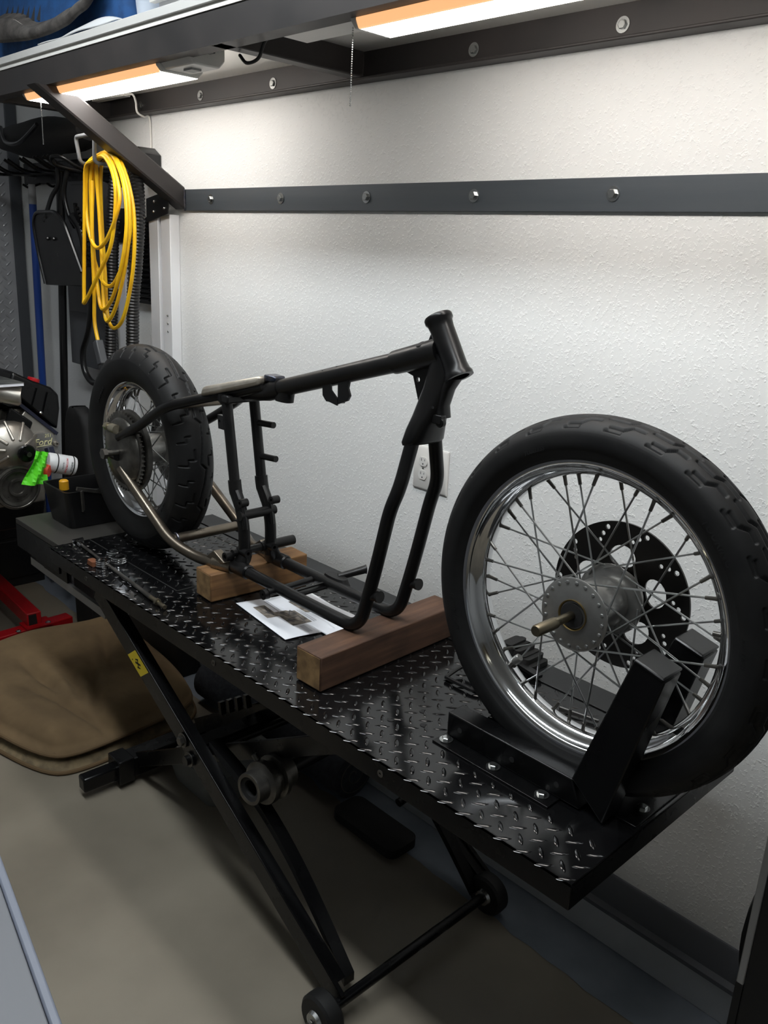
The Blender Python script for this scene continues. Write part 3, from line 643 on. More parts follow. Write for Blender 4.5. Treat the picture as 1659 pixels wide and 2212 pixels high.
for a, b, e, f, w_ in ((-.012, -.008, .014, .008, .006), (-.008, .010, .010, -.010, .005), (-.016, .0, -.004, .012, .004), (.004, -.012, .018, -.002, .004), (-.03, -.016, -.026, -.014, .004)):
    q0, q1 = c1 + d * a + n_ * b, c1 + d * e + n_ * f; t_ = (q1 - q0) / np.linalg.norm(q1 - q0); m_ = np.cross(t_, (0, 1, 0)) * w_ / 2
    fg.add([q0 - m_, q1 - m_, q1 + m_, q0 + m_], [(0, 1, 2, 3)])
obj('hand_symbol', fg, 'black_matte', so, smooth=False)
# ramp stowed at the far end
obj('ramp_plate', MB().box((-2.95, -.69, .745), (-2.585, -.30, .765)), 'ramp_grey', LT, bevel=.002)
obj('ramp_side', MB().box((-2.95, -.69, .66), (-2.60, -.682, .7445)), 'black_steel', LT)
obj('edge_channel', MB().bar((-2.90, -.66, .612), (-2.34, -.655, .597), .012, .028), 'grey_plastic', LT)
obj('ramp_skirt', MB().box((-2.90, -.665, .62), (-2.60, -.657, .70)), 'black_steel', LT)

# ------------------------------------------------------------------ wheel chock
WC = thing('wheel_chock', 'black square-tube wheel chock holding the front wheel', 'wheel chock', (-.8, -.46, TZ))
for y, s in ((-.530, -1), (-.395, 1)):
    bt_ = obj('base_tube', MB().loft([[(x0, y - .024, TZ + .004), (x0, y + .024, TZ + .004), (x1, y + .024, TZ + .058), (x1, y - .024, TZ + .058)] for x0, x1 in ((-1.0, -1.0), (-.672, -.694))]), 'black_steel', WC, bevel=.003)
    for x in (-.965, -.83, -.725): obj('hole', MB().lathe([(0, 0), (.006, 0), (.006, .0006), (0, .0006)], (x, y - .0242, TZ + .03), (0, -1, 0), 12), 'black_matte', bt_)
    p0, p1 = vec((-.668, y, TZ + .004)), vec((-.578, y, 1.098)); d = (p1 - p0) / np.linalg.norm(p1 - p0); u = vec((0, 1, 0)); v = np.cross(d, u)
    ab = MB().loft([[(-.694, y - .028, TZ + .062), (-.694, y + .028, TZ + .062), (-.622, y + .028, TZ + .004), (-.622, y - .028, TZ + .004)], [tuple(p1 + u * a - v * b) for a, b in ((-.028, -.031), (.028, -.031), (.028, .031), (-.028, .031))]])
    ao = obj('arm', ab, 'black_steel', WC, bevel=.003)
    obj('arm_cap', MB().bar(p1, p1 + d * .006, .058, .064, up=(0, 1, 0)), 'black_plastic', ao, bevel=.003)
    for q in (.62, .78): obj('pinch_bolt', MB().cyl(p0 + (p1 - p0) * q + u * (-s * .028) - v * 0, p0 + (p1 - p0) * q + u * (-s * .044), .007, 10), 'black_steel', ao)
for y0, y1, xs_ in ((-.592, -.54, (-.986, -.861, -.744)), (-.385, -.33, (-.986, -.861, -.744))):
    fl = obj('mounting_strip', MB().box((-1.005, y0, TZ), (-.715, y1, TZ + .004)), 'black_steel', WC, bevel=.001)
    for x in xs_: hexbolt('bolt', (x, y0 + .022 if y0 < -.5 else y1 - .015, TZ + .0045), (0, 0, 1), WC, r=.0095, h=.007)
fp_ = obj('front_plate', MB().box((-.70, -.515, TZ), (-.578, -.30, TZ + .004)), 'black_steel', WC, bevel=.001)
for y in (-.458, -.342): hexbolt('bolt', (-.598, y, TZ + .0045), (0, 0, 1), WC, r=.0095, h=.007)

# ------------------------------------------------------------------ wheels
def seg_dist(U, V, a, b):
    ax, ay = a; bx, by = b; dx, dy = bx - ax, by - ay; L2 = dx * dx + dy * dy + 1e-12
    t = np.clip(((U - ax) * dx + (V - ay) * dy) / L2, 0, 1)
    return np.hypot(U - ax - t * dx, V - ay - t * dy)
def tire_mesh(c, Rc, Rs, hw, side, lines, pitch_n, gw, depth, N=1000, M_=48, ac=1.25, phase=0.):
    s = np.linspace(-1, 1, M_); th = np.linspace(0, 2 * PI, N, endpoint=False)
    y = hw * np.sin(s * ac) / math.sin(ac); r = Rc - (Rc - Rs) * (1 - np.cos(s * ac)) / (1 - math.cos(ac))
    arc = np.cumsum(np.r_[0, np.hypot(np.diff(y), np.diff(r))]); arc = arc - arc[-1] / 2; half = arc[-1]
    P = 2 * PI * Rc / pitch_n
    U = ((th + phase) * Rc % P)[:, None] + np.zeros(M_)[None]; V = np.zeros(N)[:, None] + arc[None]
    g = np.zeros((N, M_))
    for ln, wd in lines:
        for a, b in zip(ln, ln[1:]):
            for sh in (-1, 0, 1):
                dd = seg_dist(U, V, (a[0] * P + sh * P, a[1] * half), (b[0] * P + sh * P, b[1] * half))
                g = np.maximum(g, np.clip(1.35 - dd / (gw * wd / 2), 0, 1))
    RR = r[None] - depth * g
    prof_r = np.concatenate([np.tile(np.array([q[0] for q in side])[None], (N, 1)), RR, np.tile(np.array([q[0] for q in side[::-1]])[None], (N, 1))], 1)
    prof_y = np.concatenate([[-q[1] for q in side], y, [q[1] for q in side[::-1]]])
    m = prof_r.shape[1]
    X = c[0] - np.cos(th)[:, None] * prof_r; Z = c[2] + np.sin(th)[:, None] * prof_r; Y = np.tile(c[1] + prof_y[None], (N, 1))
    mb = MB(); mb.v = np.stack([X, Y, Z], 2).reshape(-1, 3).tolist()
    i = np.arange(N)[:, None]; k = np.arange(m - 1)[None]; j = (i + 1) % N
    mb.f = np.stack([i * m + k, i * m + k + 1, j * m + k + 1, j * m + k], 2).reshape(-1, 4)[:, ::-1].tolist()
    return mb
def ring_text(body, c, r, th0, size, y, shear=.2):
    t = text_mb(body, size, .0006, shear, 'LEFT', .0004)
    def f(p):
        a = th0 - p[0] / r; q = r + p[1]; return (c[0] + q * math.cos(a), y - p[2], c[2] + q * math.sin(a))
    return t.xf(f)
def spokes(root, c, rf, yn, yf, rr, yr, n=20, off=67.5, ph=0., r=.0019, nip=.02):
    for side, yy in ((0, yn), (1, yf)):
        for k in range(n):
            a = 360 / n * k + ph; sg = 1 if (k + side) % 2 == 0 else -1
            b = a + sg * off; io = .003 * (1 if (k % 2) else -1)
            A, B = math.radians(a), math.radians(b)
            p0 = vec((c[0] + rf * math.cos(A), c[1] + yy + io, c[2] + rf * math.sin(A)))
            p1 = vec((c[0] + rr * math.cos(B), c[1] + (yr if side else -yr), c[2] + rr * math.sin(B)))
            d = (p1 - p0) / np.linalg.norm(p1 - p0)
            so_ = obj('spoke', MB().cyl(p0, p1 - d * nip * .6, r, 6), 'spoke', root)
            obj('nipple', MB().tube([p1 - d * nip, p1 - d * .004, p1 + d * .002], [r * 1.75, r * 1.9, r * 2.4], 8), 'steel_dark', so_)
FC = vec((-.753, -.465, 1.127))
FW = thing('front_wheel', 'chrome spoked front wheel with black tire and drilled brake disc standing in the chock', 'wheel', (FC[0], FC[1], TZ + .002))
zig = [((.0, .10), (.42, .10), (.58, .30), (1.0, .30)), ((.16, .44), (.40, .44), (.56, .66), (.86, .66)), ((.60, .80), (.95, .80))]
lines = []
for ln in zig:
    lines.append((ln, 1.0)); lines.append(([(-u + .5, -v) for u, v in ln], 1.0))
side_f = [(.270, .034), (.276, .0385), (.283, .0425), (.284, .0437), (.296, .0470), (.2965, .0478), (.312, .0485), (.324, .0478), (.326, .0470)]
tf = obj('tire', tire_mesh(FC, .3555, .328, .0465, side_f, lines, 26, .0056, .007, N=1300, M_=56), 'tire', FW, ang=180)
for body, rad, a0, sz in (('TOURING', .301, 49, .0185), ('ELITE II', .301, 12, .0165), ('DUNLOP', .299, 206, .020), ('MH90-21', .301, 300, .011), ('TUBELESS', .301, 120, .011)):
    obj('sidewall_lettering', ring_text(body, FC, rad, math.radians(a0), sz, FC[1] - .0478), 'tire', tf, smooth=False)
def rim_prof(R, hw):
    o = [(R + .003, -hw), (R + .0015, -hw - .0025), (R - .006, -hw - .002), (R - .011, -hw + .004), (R - .013, -hw + .011), (R - .020, -hw + .015), (R - .0275, -hw + .024), (R - .030, -.010), (R - .0305, 0)]
    o = o + [(a, -b) for a, b in o[-2::-1]]
    inn = [(R + .001, hw - .004), (R - .008, hw - .008), (R - .022, hw - .022), (R - .026, 0), (R - .022, -hw + .022), (R - .008, -hw + .008), (R + .001, -hw + .004)]
    return o + inn
obj('rim', MB().lathe(rim_prof(.2785, .0375), FC, (0, 1, 0), 144, closed=True), 'chrome', FW, ang=50)
spokes(FW, FC, .0605, -.058, .062, .2485, .006)
hub = obj('hub', MB().lathe([(.02, -.05), (.034, -.05), (.036, -.035), (.046, -.02), (.050, 0), (.050, .03), (.046, .05), (.04, .056), (.02, .056)], FC, (0, 1, 0), 48), 'alu', FW)
for yy, nm in ((-.058, 'hub_flange'), (.062, 'hub_flange')):
    fo = obj(nm, MB().lathe([(.02, -.003), (.066, -.003), (.069, -.001), (.069, .002), (.02, .003)], FC + vec((0, yy, 0)), (0, 1, 0), 64), 'alu', FW)
    for k in range(20):
        A = math.radians(18 * k); s = -1 if yy < 0 else 1
        obj('spoke_head', MB().sphere(FC + vec((.0605 * math.cos(A), yy + s * .003, .0605 * math.sin(A))), .0042, 8, (1, .6, 1)), 'spoke', fo)
obj('bearing', MB().lathe([(.011, -.001), (.014, .004), (.024, .004), (.027, -.002), (.029, -.003), (.029, .001), (.011, .001)], FC + vec((0, -.0615, 0)), (0, 1, 0), 40), 'brass', FW)
obj('bearing_shield', MB().lathe([(.009, 0), (.023, 0), (.023, .0015), (.009, .0015)], FC + vec((0, -.0655, 0)), (0, 1, 0), 40), 'black_matte', FW)
obj('axle', MB().tube([FC + vec((0, .13, 0)), FC + vec((0, -.115, 0)), FC + vec((0, -.116, 0)), FC + vec((0, -.170, 0)), FC + vec((0, -.173, 0))], [.0085, .0085, .0108, .0108, .009], 24), 'axle', FW)
holes = [circle(.145, 96), circle(.032, 32)]
for k in range(5):
    A = 2 * PI * k / 5 + .35; pts = []
    for q in range(20):
        t = 2 * PI * q / 20; rr_, aa = .079 + .0215 * math.cos(t), A + .36 * math.sin(t) * (1 - .15 * math.cos(t)); pts.append((rr_ * math.cos(aa), rr_ * math.sin(aa)))
    holes.append(pts)
for k in range(10):
    for q, (rr_, da) in enumerate(((.134, 0), (.123, .10), (.1125, .19))):
        A = 2 * PI * k / 10 + da; holes.append(circle(.0052 - .0004 * q, 12, (rr_ * math.cos(A), rr_ * math.sin(A))))
dm = curve_plate(holes, .0045); dm.xf(lambda p: (FC[0] + p[0], FC[1] + .094 + p[2], FC[2] + p[1]))
bd = obj('brake_disc', dm, 'disc', FW, ang=30)
for k in range(5):
    A = 2 * PI * k / 5 + .35 + PI / 5; obj('disc_bolt', MB().lathe([(0, 0), (.007, 0), (.007, .006), (0, .006)], FC + vec((.045 * math.cos(A), .0917, .045 * math.sin(A))), (0, -1, 0), 8), 'steel_dark', bd)
obj('disc_carrier', MB().lathe([(.02, .056), (.052, .06), (.056, .088), (.02, .09)], FC, (0, 1, 0), 40), 'alu', FW)
A = math.radians(228); e = vec((math.cos(A), 0, math.sin(A)))
vs = obj('valve_stem', MB().tube([FC + e * .25, FC + e * .234], .0042, 10), 'steel_dark', FW)
obj('valve_cap', MB().lathe([(0, 0), (.0085, 0), (.0092, .003), (.0092, .016), (.007, .019), (0, .019)], FC + e * .236, -e, 10), 'alu', vs)
A = math.radians(8); e = vec((math.cos(A), 0, math.sin(A))); vs2 = obj('rim_lock_stem', MB().tube([FC + e * .25, FC + e * .232], .0045, 10), 'steel_dark', FW)

RC = vec((-2.402, -.462, 1.100))
RW = thing('rear_wheel', 'chrome spoked rear wheel with wide black tire and drive sprocket', 'wheel', (RC[0], RC[1], TZ + .003))
zr = [((.0, .02), (.38, -.06), (.5, .14), (.88, .06), (1.0, .02)), ((.08, .86), (.08, .50), (.22, .50), (.22, .26), (.44, .26)), ((.62, .84), (.62, .52), (.74, .52), (.74, .36))]
lines = []
for i, ln in enumerate(zr):
    lines.append((ln, 1.0))
    if i: lines.append(([(-u + .5, -v) for u, v in ln], 1.0))
side_r = [(.208, .040), (.213, .045), (.222, .051), (.224, .053), (.245, .0605), (.262, .0635), (.275, .0640), (.277, .0635)]
tr = obj('tire', tire_mesh(RC, .3265, .281, .0635, side_r, lines, 15, .0050, .0075, N=1200, M_=72, ac=1.15), 'tire', RW, ang=180)
for body, a0 in (('DUNLOP', 150), ('ELITE II', 330)): obj('sidewall_lettering', ring_text(body, RC, .236, math.radians(a0), .018, RC[1] - .0595), 'tire', tr, smooth=False)
obj('rim', MB().lathe(rim_prof(.2155, .043), RC, (0, 1, 0), 120, closed=True), 'chrome', RW, ang=50)
spokes(RW, RC, .058, -.05, .06, .186, .008, ph=4)
obj('hub', MB().lathe([(.015, -.056), (.05, -.056), (.066, -.05), (.066, -.045), (.046, -.03), (.046, .04), (.066, .056), (.066, .062), (.015, .066)], RC, (0, 1, 0), 48), 'alu', RW)
dm = curve_plate([circle(.127, 72), circle(.03, 24)] + [circle(.014, 14, (.085 * math.cos(a), .085 * math.sin(a))) for a in np.linspace(0, 2 * PI, 9)[:-1]] + [circle(.005, 10, (.112 * math.cos(a), .112 * math.sin(a))) for a in np.linspace(0, 2 * PI, 19)[:-1]], .005); dm.xf(lambda p: (RC[0] + p[0], RC[1] + .085 + p[2], RC[2] + p[1]))
obj('brake_disc', dm, 'disc', RW, ang=30)
obj('brake_drum', MB().lathe([(.04, -.05), (.126, -.05), (.129, -.053), (.129, -.066), (.12, -.07), (.04, -.07)], RC, (0, 1, 0), 72), 'steel_dark', RW)
teeth = []
nt_ = 51
for k in range(nt_):
    for q, rr_ in ((0, .1175), (.28, .1185), (.42, .1265), (.58, .1265), (.72, .1185)):
        a = 2 * PI * (k + q) / nt_; teeth.append((rr_ * math.cos(a), rr_ * math.sin(a)))
dm = curve_plate([teeth, circle(.05, 32)], .007); dm.xf(lambda p: (RC[0] + p[0], RC[1] - .080 + p[2], RC[2] + p[1])); obj('sprocket', dm, 'steel_dark', RW, ang=30)
obj('drum_cover', MB().lathe([(.0, -.100), (.06, -.100), (.096, -.095), (.104, -.088), (.106, -.084), (.0, -.084)], RC, (0, 1, 0), 64), 'steel_dark', RW)
obj('axle', MB().tube([RC + vec((0, .17, 0)), RC + vec((0, -.15, 0))], .0095, 16), 'steel_dark', RW)
an = obj('axle_nut', MB().lathe([(0, 0), (.017, 0), (.017, .013), (0, .013)], RC + vec((0, -.140, 0)), (0, -1, 0), 6), 'steel_dark', RW)

# ------------------------------------------------------------------ motorcycle frame
YC = -.43
FR = thing('motorcycle_frame', 'bare black hardtail motorcycle frame with unpainted rear stays', 'motorcycle frame', (-1.6, YC, .86))
ht, hb_ = vec((-1.219, YC, 1.612)), vec((-1.146, YC, 1.494)); ax = (hb_ - ht) / np.linalg.norm(hb_ - ht); L_ = np.linalg.norm(hb_ - ht)
obj('headstock', MB().lathe([(.021, 0), (.0285, 0), (.0305, .003), (.0305, .011), (.027, .016), (.0255, .03), (.0255, L_ - .026), (.028, L_ - .012), (.031, L_ - .007), (.031, L_), (.022, L_), (.021, L_ - .004), (.021, .004)], ht, ax, 40, closed=True), 'satin', FR)
obj('backbone', MB().tube([(-1.26, YC, 1.523), (-1.30, YC, 1.512), (-1.744, YC, 1.386), (-1.80, YC, 1.370)], [.0225] * 4, 24), 'satin', FR)
obj('neck_sleeve', MB().tube([(-1.20, YC, 1.543), (-1.275, YC, 1.520), (-1.325, YC, 1.505), (-1.335, YC, 1.502), (-1.336, YC, 1.502)], [.029, .0275, .0265, .0262, .023], 24), 'satin', FR)
obj('neck_hole', MB().lathe([(0, 0), (.010, 0), (.010, .001), (0, .001)], (-1.2505, YC - .0142, 1.5510), (-.254, -.5, .828), 20), 'black_matte', FR)
# neck casting running down to the twin tubes
def ering(x, y, z, hx, hy, tilt=0., n=20, p=2.6):
    out = []
    for k in range(n):
        a = 2 * PI * k / n; c, s = math.cos(a), math.sin(a)
        dx, dy = hx * math.copysign(abs(c) ** (2 / p), c), hy * math.copysign(abs(s) ** (2 / p), s)
        out.append((x + dx, y + dy, z + dx * tilt))
    return out
obj('neck_casting', MB().loft([ering(-1.192, YC, 1.535, .024, .02, -.3), ering(-1.196, YC, 1.50, .03, .022, -.2), ering(-1.203, YC, 1.465, .034, .024, .1), ering(-1.214, YC, 1.43, .036, .029, .15), ering(-1.222, YC, 1.405, .034, .036, .15), ering(-1.231, YC, 1.375, .030, .049, .15), ering(-1.238, YC, 1.345, .028, .056, .15), ering(-1.239, YC, 1.338, .025, .053, .15)]), 'satin', FR, ang=60)
gm = curve_plate([[(-1.325, 1.488), (-1.205, 1.512), (-1.205, 1.44), (-1.248, 1.398), (-1.258, 1.40), (-1.288, 1.478)], circle(.0055, 14, (-1.272, 1.472))], .006); gm.xf(lambda p: (p[0], YC + .012 + p[2], p[1])); obj('neck_gusset', gm, 'satin', FR)
gm = curve_plate([[(-1.235, 1.59), (-1.225, 1.57), (-1.232, 1.535), (-1.262, 1.53)]], .006); gm.xf(lambda p: (p[0], YC + .012 + p[2], p[1])); obj('fork_stop', gm, 'satin', FR)
obj('lower_lip', MB().loft([ering(-1.160, YC, 1.49, .014, .018), ering(-1.176, YC, 1.465, .012, .018), ering(-1.186, YC, 1.43, .010, .018), ering(-1.184, YC, 1.405, .014, .018)]), 'satin', FR)
obj('lock_tab', MB().box((-1.196, YC - .022, 1.392), (-1.170, YC - .006, 1.412)).lathe([(.004, -.006), (.011, -.006), (.011, .006), (.004, .006)], (-1.176, YC - .014, 1.396), (0, 1, 0), 16, closed=True), 'satin', FR, bevel=.002)
obj('casting_hole', MB().lathe([(0, 0), (.003, 0), (.003, .001), (0, .001)], (-1.190, YC - .027, 1.427), (.5, -1, 0), 10), 'black_matte', FR)
# cradle: bottom rails sweeping up into the down tubes
for s in (-1, 1):
    yb, yt = YC + s * .065, YC + s * .032
    pts = [(-1.86, yb, .873), (-1.45, yb, .870), (-1.345, yb, .872), (-1.302, yb, 1.02), (-1.262, yb, 1.19), (-1.240, yb - s * .004, 1.245), (-1.234, yt, 1.36)]
    obj('cradle_tube', MB().tube(fillet(pts, .085, 9), .0158, 18), 'satin', FR)
    obj('rail_sleeve', MB().tube([(-1.872, yb, .873), (-1.865, yb, .873), (-1.80, yb, .873), (-1.796, yb, .873)], [.018, .0205, .0205, .017], 18), 'satin', FR)
    # seat post
    yp = YC + s * .045
    dx = -.006
    obj('seat_post', MB().tube(fillet([(-1.930 + dx, yp, 1.345), (-1.888 + dx, yp, 1.10)], .02), .0148, 18), 'satin', FR)
    obj('post_collar', MB().tube([(-1.936 + dx, yp, 1.345), (-1.931 + dx, yp, 1.325), (-1.930 + dx, yp, 1.318)], [.019, .018, .0152], 18), 'satin', FR)
    obj('post_forging', MB().tube(smooth_path([(-1.890 + dx, yp, 1.112), (-1.886 + dx, yp, 1.09), (-1.880 + dx, yp, 1.073), (-1.860 + dx, yp, 1.04), (-1.848 + dx, yp, 1.0), (-1.842 + dx, yp, .96), (-1.842 + dx, yp, .89)], 5), [.0185] * 10 + [.0175] * 5 + [.0165] * 16, 16), 'satin', FR)
    obj('forging_rib', MB().tube(smooth_path([(-1.872 + dx, yp - .006, 1.085), (-1.848 + dx, yp - .006, 1.05), (-1.834 + dx, yp - .006, 1.01), (-1.83 + dx, yp - .006, .985)], 6), .009, 8), 'satin', FR)
    obj('eyelet', MB().lathe([(.0045, -.012), (.0115, -.012), (.0115, .012), (.0045, .012)], (-1.838 + (.012 if s > 0 else -.01), yp - .004, 1.058), (0, 1, 0), 16, closed=True), 'satin', FR)
    obj('base_eyelet', MB().lathe([(.005, -.022), (.012, -.022), (.012, .022), (.005, .022)], (-1.842, yp - .006, .918), (1, 0, 0), 16, closed=True), 'satin', FR)
    obj('base_forging', MB().loft([ering(-1.842, yp, .91, .02, .016), ering(-1.848, YC + s * .052, .892, .026, .02), ering(-1.856, YC + s * .062, .872, .03, .021), ering(-1.858, YC + s * .064, .860, .024, .018)]), 'satin', FR)
    # rear stays
    ya = YC + s * .125; yj = YC + s * .012
    st = [(-1.80, YC + s * .016, 1.382), (-1.93, YC + s * .03, 1.347), (-2.03, YC + s * .075, 1.318), (-2.118, ya, 1.288), (-2.27, ya, 1.207), (-2.405, ya, 1.145)]
    obj('upper_stay', MB().tube(fillet(st, .06, 8), .0142, 18), 'satin', FR)
    sg = obj('seat_gusset', MB().loft([[(-2.01, YC + s * .046, 1.328), (-2.01, YC + s * .084, 1.328), (-2.005, YC + s * .08, 1.357), (-2.005, YC + s * .05, 1.357)], [(-1.80, YC + s * .004, 1.388), (-1.80, YC + s * .038, 1.388), (-1.795, YC + s * .038, 1.412), (-1.795, YC + s * .004, 1.412)]]), 'raw_bright', FR, bevel=.009)
    cs = [(-2.40, ya, 1.045), (-2.11, ya, .888), (-2.02, ya - s * .03, .858), (-1.875, YC + s * .075, .868)]
    obj('chain_stay', MB().tube(fillet(cs, .07, 8), .0158, 18), 'raw', FR)
    obj('slug', MB().tube([(-1.935, YC + s * .088, .866), (-1.868, YC + s * .070, .868)], [.0185, .0185], 16), 'raw', FR)
    obj('slug_gusset', MB().prism([(-1.975, .872), (-1.90, .872), (-1.875, .882), (-1.93, .905)], lambda a, b, t: (a, YC + s * .08 + t, b), -.014, .014), 'raw', FR, bevel=.003)
    apm = curve_plate([[(-2.44, 1.175), (-2.415, 1.185), (-2.385, 1.16), (-2.375, 1.12), (-2.38, 1.03), (-2.40, 1.015), (-2.425, 1.03), (-2.445, 1.08)], circle(.012, 16, (-2.408, 1.103))], .008)
    apm.xf(lambda p: (p[0], ya + p[2], p[1])); ap = obj('axle_plate', apm, 'satin', FR, bevel=.001)
    for z in (1.172, 1.088):
        obj('adjuster_bolt', MB().cyl((-2.40, ya - .012, z), (-2.472, ya - .012, z), .0065, 10), 'gold_weld', ap)
        obj('adjuster_nut', MB().lathe([(.004, 0), (.0125, 0), (.0125, .016), (.004, .016)], (-2.45, ya - .012, z), (-1, 0, 0), 6, closed=True), 'zinc' if z < 1.1 else 'gold_weld', ap)
        obj('adjuster_boss', MB().cyl((-2.395, ya - .012, z), (-2.43, ya - .012, z), .0145, 14), 'gold_weld' if z > 1.1 else 'satin', ap)
obj('cross_tube', MB().tube([(-2.118, YC - .118, 1.287), (-2.118, YC + .118, 1.287)], .0105, 16), 'raw', FR)
obj('cross_tube', MB().tube([(-2.108, YC - .118, .893), (-2.108, YC + .118, .893)], .0148, 16), 'raw', FR)
for s in (-1, 1): obj('weld_bead', MB().tube([(-2.108 + .017 * math.cos(a), YC + s * .108, .893 + .017 * math.sin(a)) for a in np.linspace(0, 2 * PI, 20)[:-1]], .0035, 8, closed=True), 'weld', FR)
obj('seat_casting', MB().tube([(-1.745, YC, 1.386), (-1.77, YC, 1.379), (-1.80, YC, 1.369), (-1.88, YC, 1.354), (-1.945, YC, 1.343)], [.0245, .0265, .0255, .022, .02], 20), 'satin', FR)
obj('seat_clamp', MB().loft([ering(-1.735, YC, 1.352, .03, .016), ering(-1.735, YC, 1.39, .034, .02)]), 'satin', FR)
obj('seat_cluster', MB().box((-1.955, YC - .062, 1.322), (-1.905, YC + .062, 1.345)), 'satin', FR, bevel=.005)
obj('top_tab', MB().loft([[(-1.80, YC - .02, 1.395), (-1.80, YC + .02, 1.395), (-1.80, YC + .02, 1.415), (-1.80, YC - .02, 1.415)], [(-1.755, YC - .018, 1.40), (-1.755, YC + .018, 1.40), (-1.755, YC + .018, 1.414), (-1.755, YC - .018, 1.414)]]), 'weld', FR, bevel=.004)
tm = curve_plate([[(-1.572, 1.455), (-1.566, 1.395), (-1.556, 1.385), (-1.512, 1.378), (-1.512, 1.395), (-1.535, 1.412), (-1.538, 1.44), (-1.53, 1.455)]], .004)
tm.xf(lambda p: (p[0], YC - .012 + p[2], p[1])); obj('tank_mount', tm, 'satin', FR)
tm = curve_plate([[(-1.523, 1.47), (-1.514, 1.445), (-1.512, 1.40), (-1.514, 1.380), (-1.476, 1.395), (-1.468, 1.408), (-1.476, 1.425), (-1.470, 1.45), (-1.468, 1.475)]], .005)
tm.xf(lambda p: (p[0], YC - .01 + p[2], p[1])); obj('tank_mount', tm, 'satin', FR)
obj('mount_floor', MB().box((-1.556, YC - .012, 1.382), (-1.512, YC + .012, 1.388)), 'satin', FR)
for z in (1.262, 1.169): obj('oil_tank_peg', MB().cyl((-1.905 if z > 1.2 else -1.893, YC + .045, z), (-1.845 if z > 1.2 else -1.832, YC + .049, z + .003), .009, 14), 'satin', FR)
tm = curve_plate([[(-1.962, 1.285), (-1.93, 1.285), (-1.93, 1.247), (-1.958, 1.247)], circle(.004, 10, (-1.952, 1.268))], .012); tm.xf(lambda p: (p[0], YC - .05 + p[2], p[1])); obj('fender_tab', tm, 'satin', FR)
obj('pivot_tube', MB().cyl((-1.848, YC - .062, 1.022), (-1.848, YC + .058, 1.022), .0135, 16), 'satin', FR)
obj('brake_crossover', MB().tube([(-1.862, YC - .075, .912), (-1.862, YC + .02, .912), (-1.862, YC + .021, .912), (-1.862, YC + .138, .911)], [.011, .011, .0145, .0145], 16), 'satin', FR)
obj('crossover_eye', MB().lathe([(.007, -.012), (.0135, -.012), (.0135, .012), (.007, .012)], (-1.872, YC - .082, .902), (0, 1, 0), 18, closed=True), 'satin', FR)
obj('peg_mount_tube', MB().tube([(-1.665, YC - .10, .865), (-1.665, YC - .085, .865), (-1.665, YC + .075, .868)], [.013, .0095, .0095], 14), 'satin', FR)
obj('peg_mount_lug', MB().lathe([(.004, -.008), (.014, -.008), (.014, .008), (.004, .008)], (-1.668, YC - .104, .862), (0, 1, 0), 14, closed=True), 'satin', FR)
obj('kickstand_bracket', MB().loft([ering(-1.60, YC + .082, .875, .05, .022), ering(-1.60, YC + .082, .892, .04, .016)]), 'satin', FR)
obj('kickstand_peg', MB().tube([(-1.60, YC + .09, .888), (-1.585, YC + .115, .895), (-1.565, YC + .155, .905), (-1.564, YC + .157, .905)], [.009, .010, .0115, .0135], 14), 'satin', FR)
for s in (-1, 1):
    obj('motor_mount', MB().cyl((-1.318, YC + s * .065, .965), (-1.288, YC + s * .065 + .004, .972), .011, 14), 'satin', FR)
    obj('mount_cap', MB().cyl((-1.290, YC + s * .065 + .004, .972), (-1.283, YC + s * .065 + .004, .973), .0145, 14), 'satin', FR)
obj('lower_cross_plate', MB().box((-1.63, YC - .06, .862), (-1.60, YC + .06, .867)).box((-1.62, YC - .06, .872), (-1.612, YC + .06, .876)), 'satin', FR)

# ------------------------------------------------------------------ timber blocks
def timber(label, x, y0, y1, rot, s, m, h=.089):
    t = thing('timber_block', label, 'timber block', (x, (y0 + y1) / 2, TZ + .0025), 'timber blocks under the frame')
    L2 = (y1 - y0) / 2; mb = MB(); mb.loft([[(-s / 2, yy, 0), (s / 2, yy, 0), (s / 2, yy, h), (-s / 2, yy, h)] for yy in (-L2, L2)])
    o = obj('timber', mb, m, None, bevel=.003, origin=(0, 0, 0)); o.parent = t; t.rotation_euler[2] = rot
    e = obj('end_grain', MB().box((-s / 2 + .004, -L2 - .001, .004), (s / 2 - .004, -L2 + .002, h - .004)), 'wood_end', None, origin=(0, 0, 0)); e.parent = o
    return t
timber('dark weathered timber block under the front of the frame', -1.352, -.648, -.165, .03, .086, 'wood_dark', .0855)
timber('shorter pale timber block under the rear of the frame', -1.912, -.562, -.235, -.06, .084, 'wood_light', .0815)

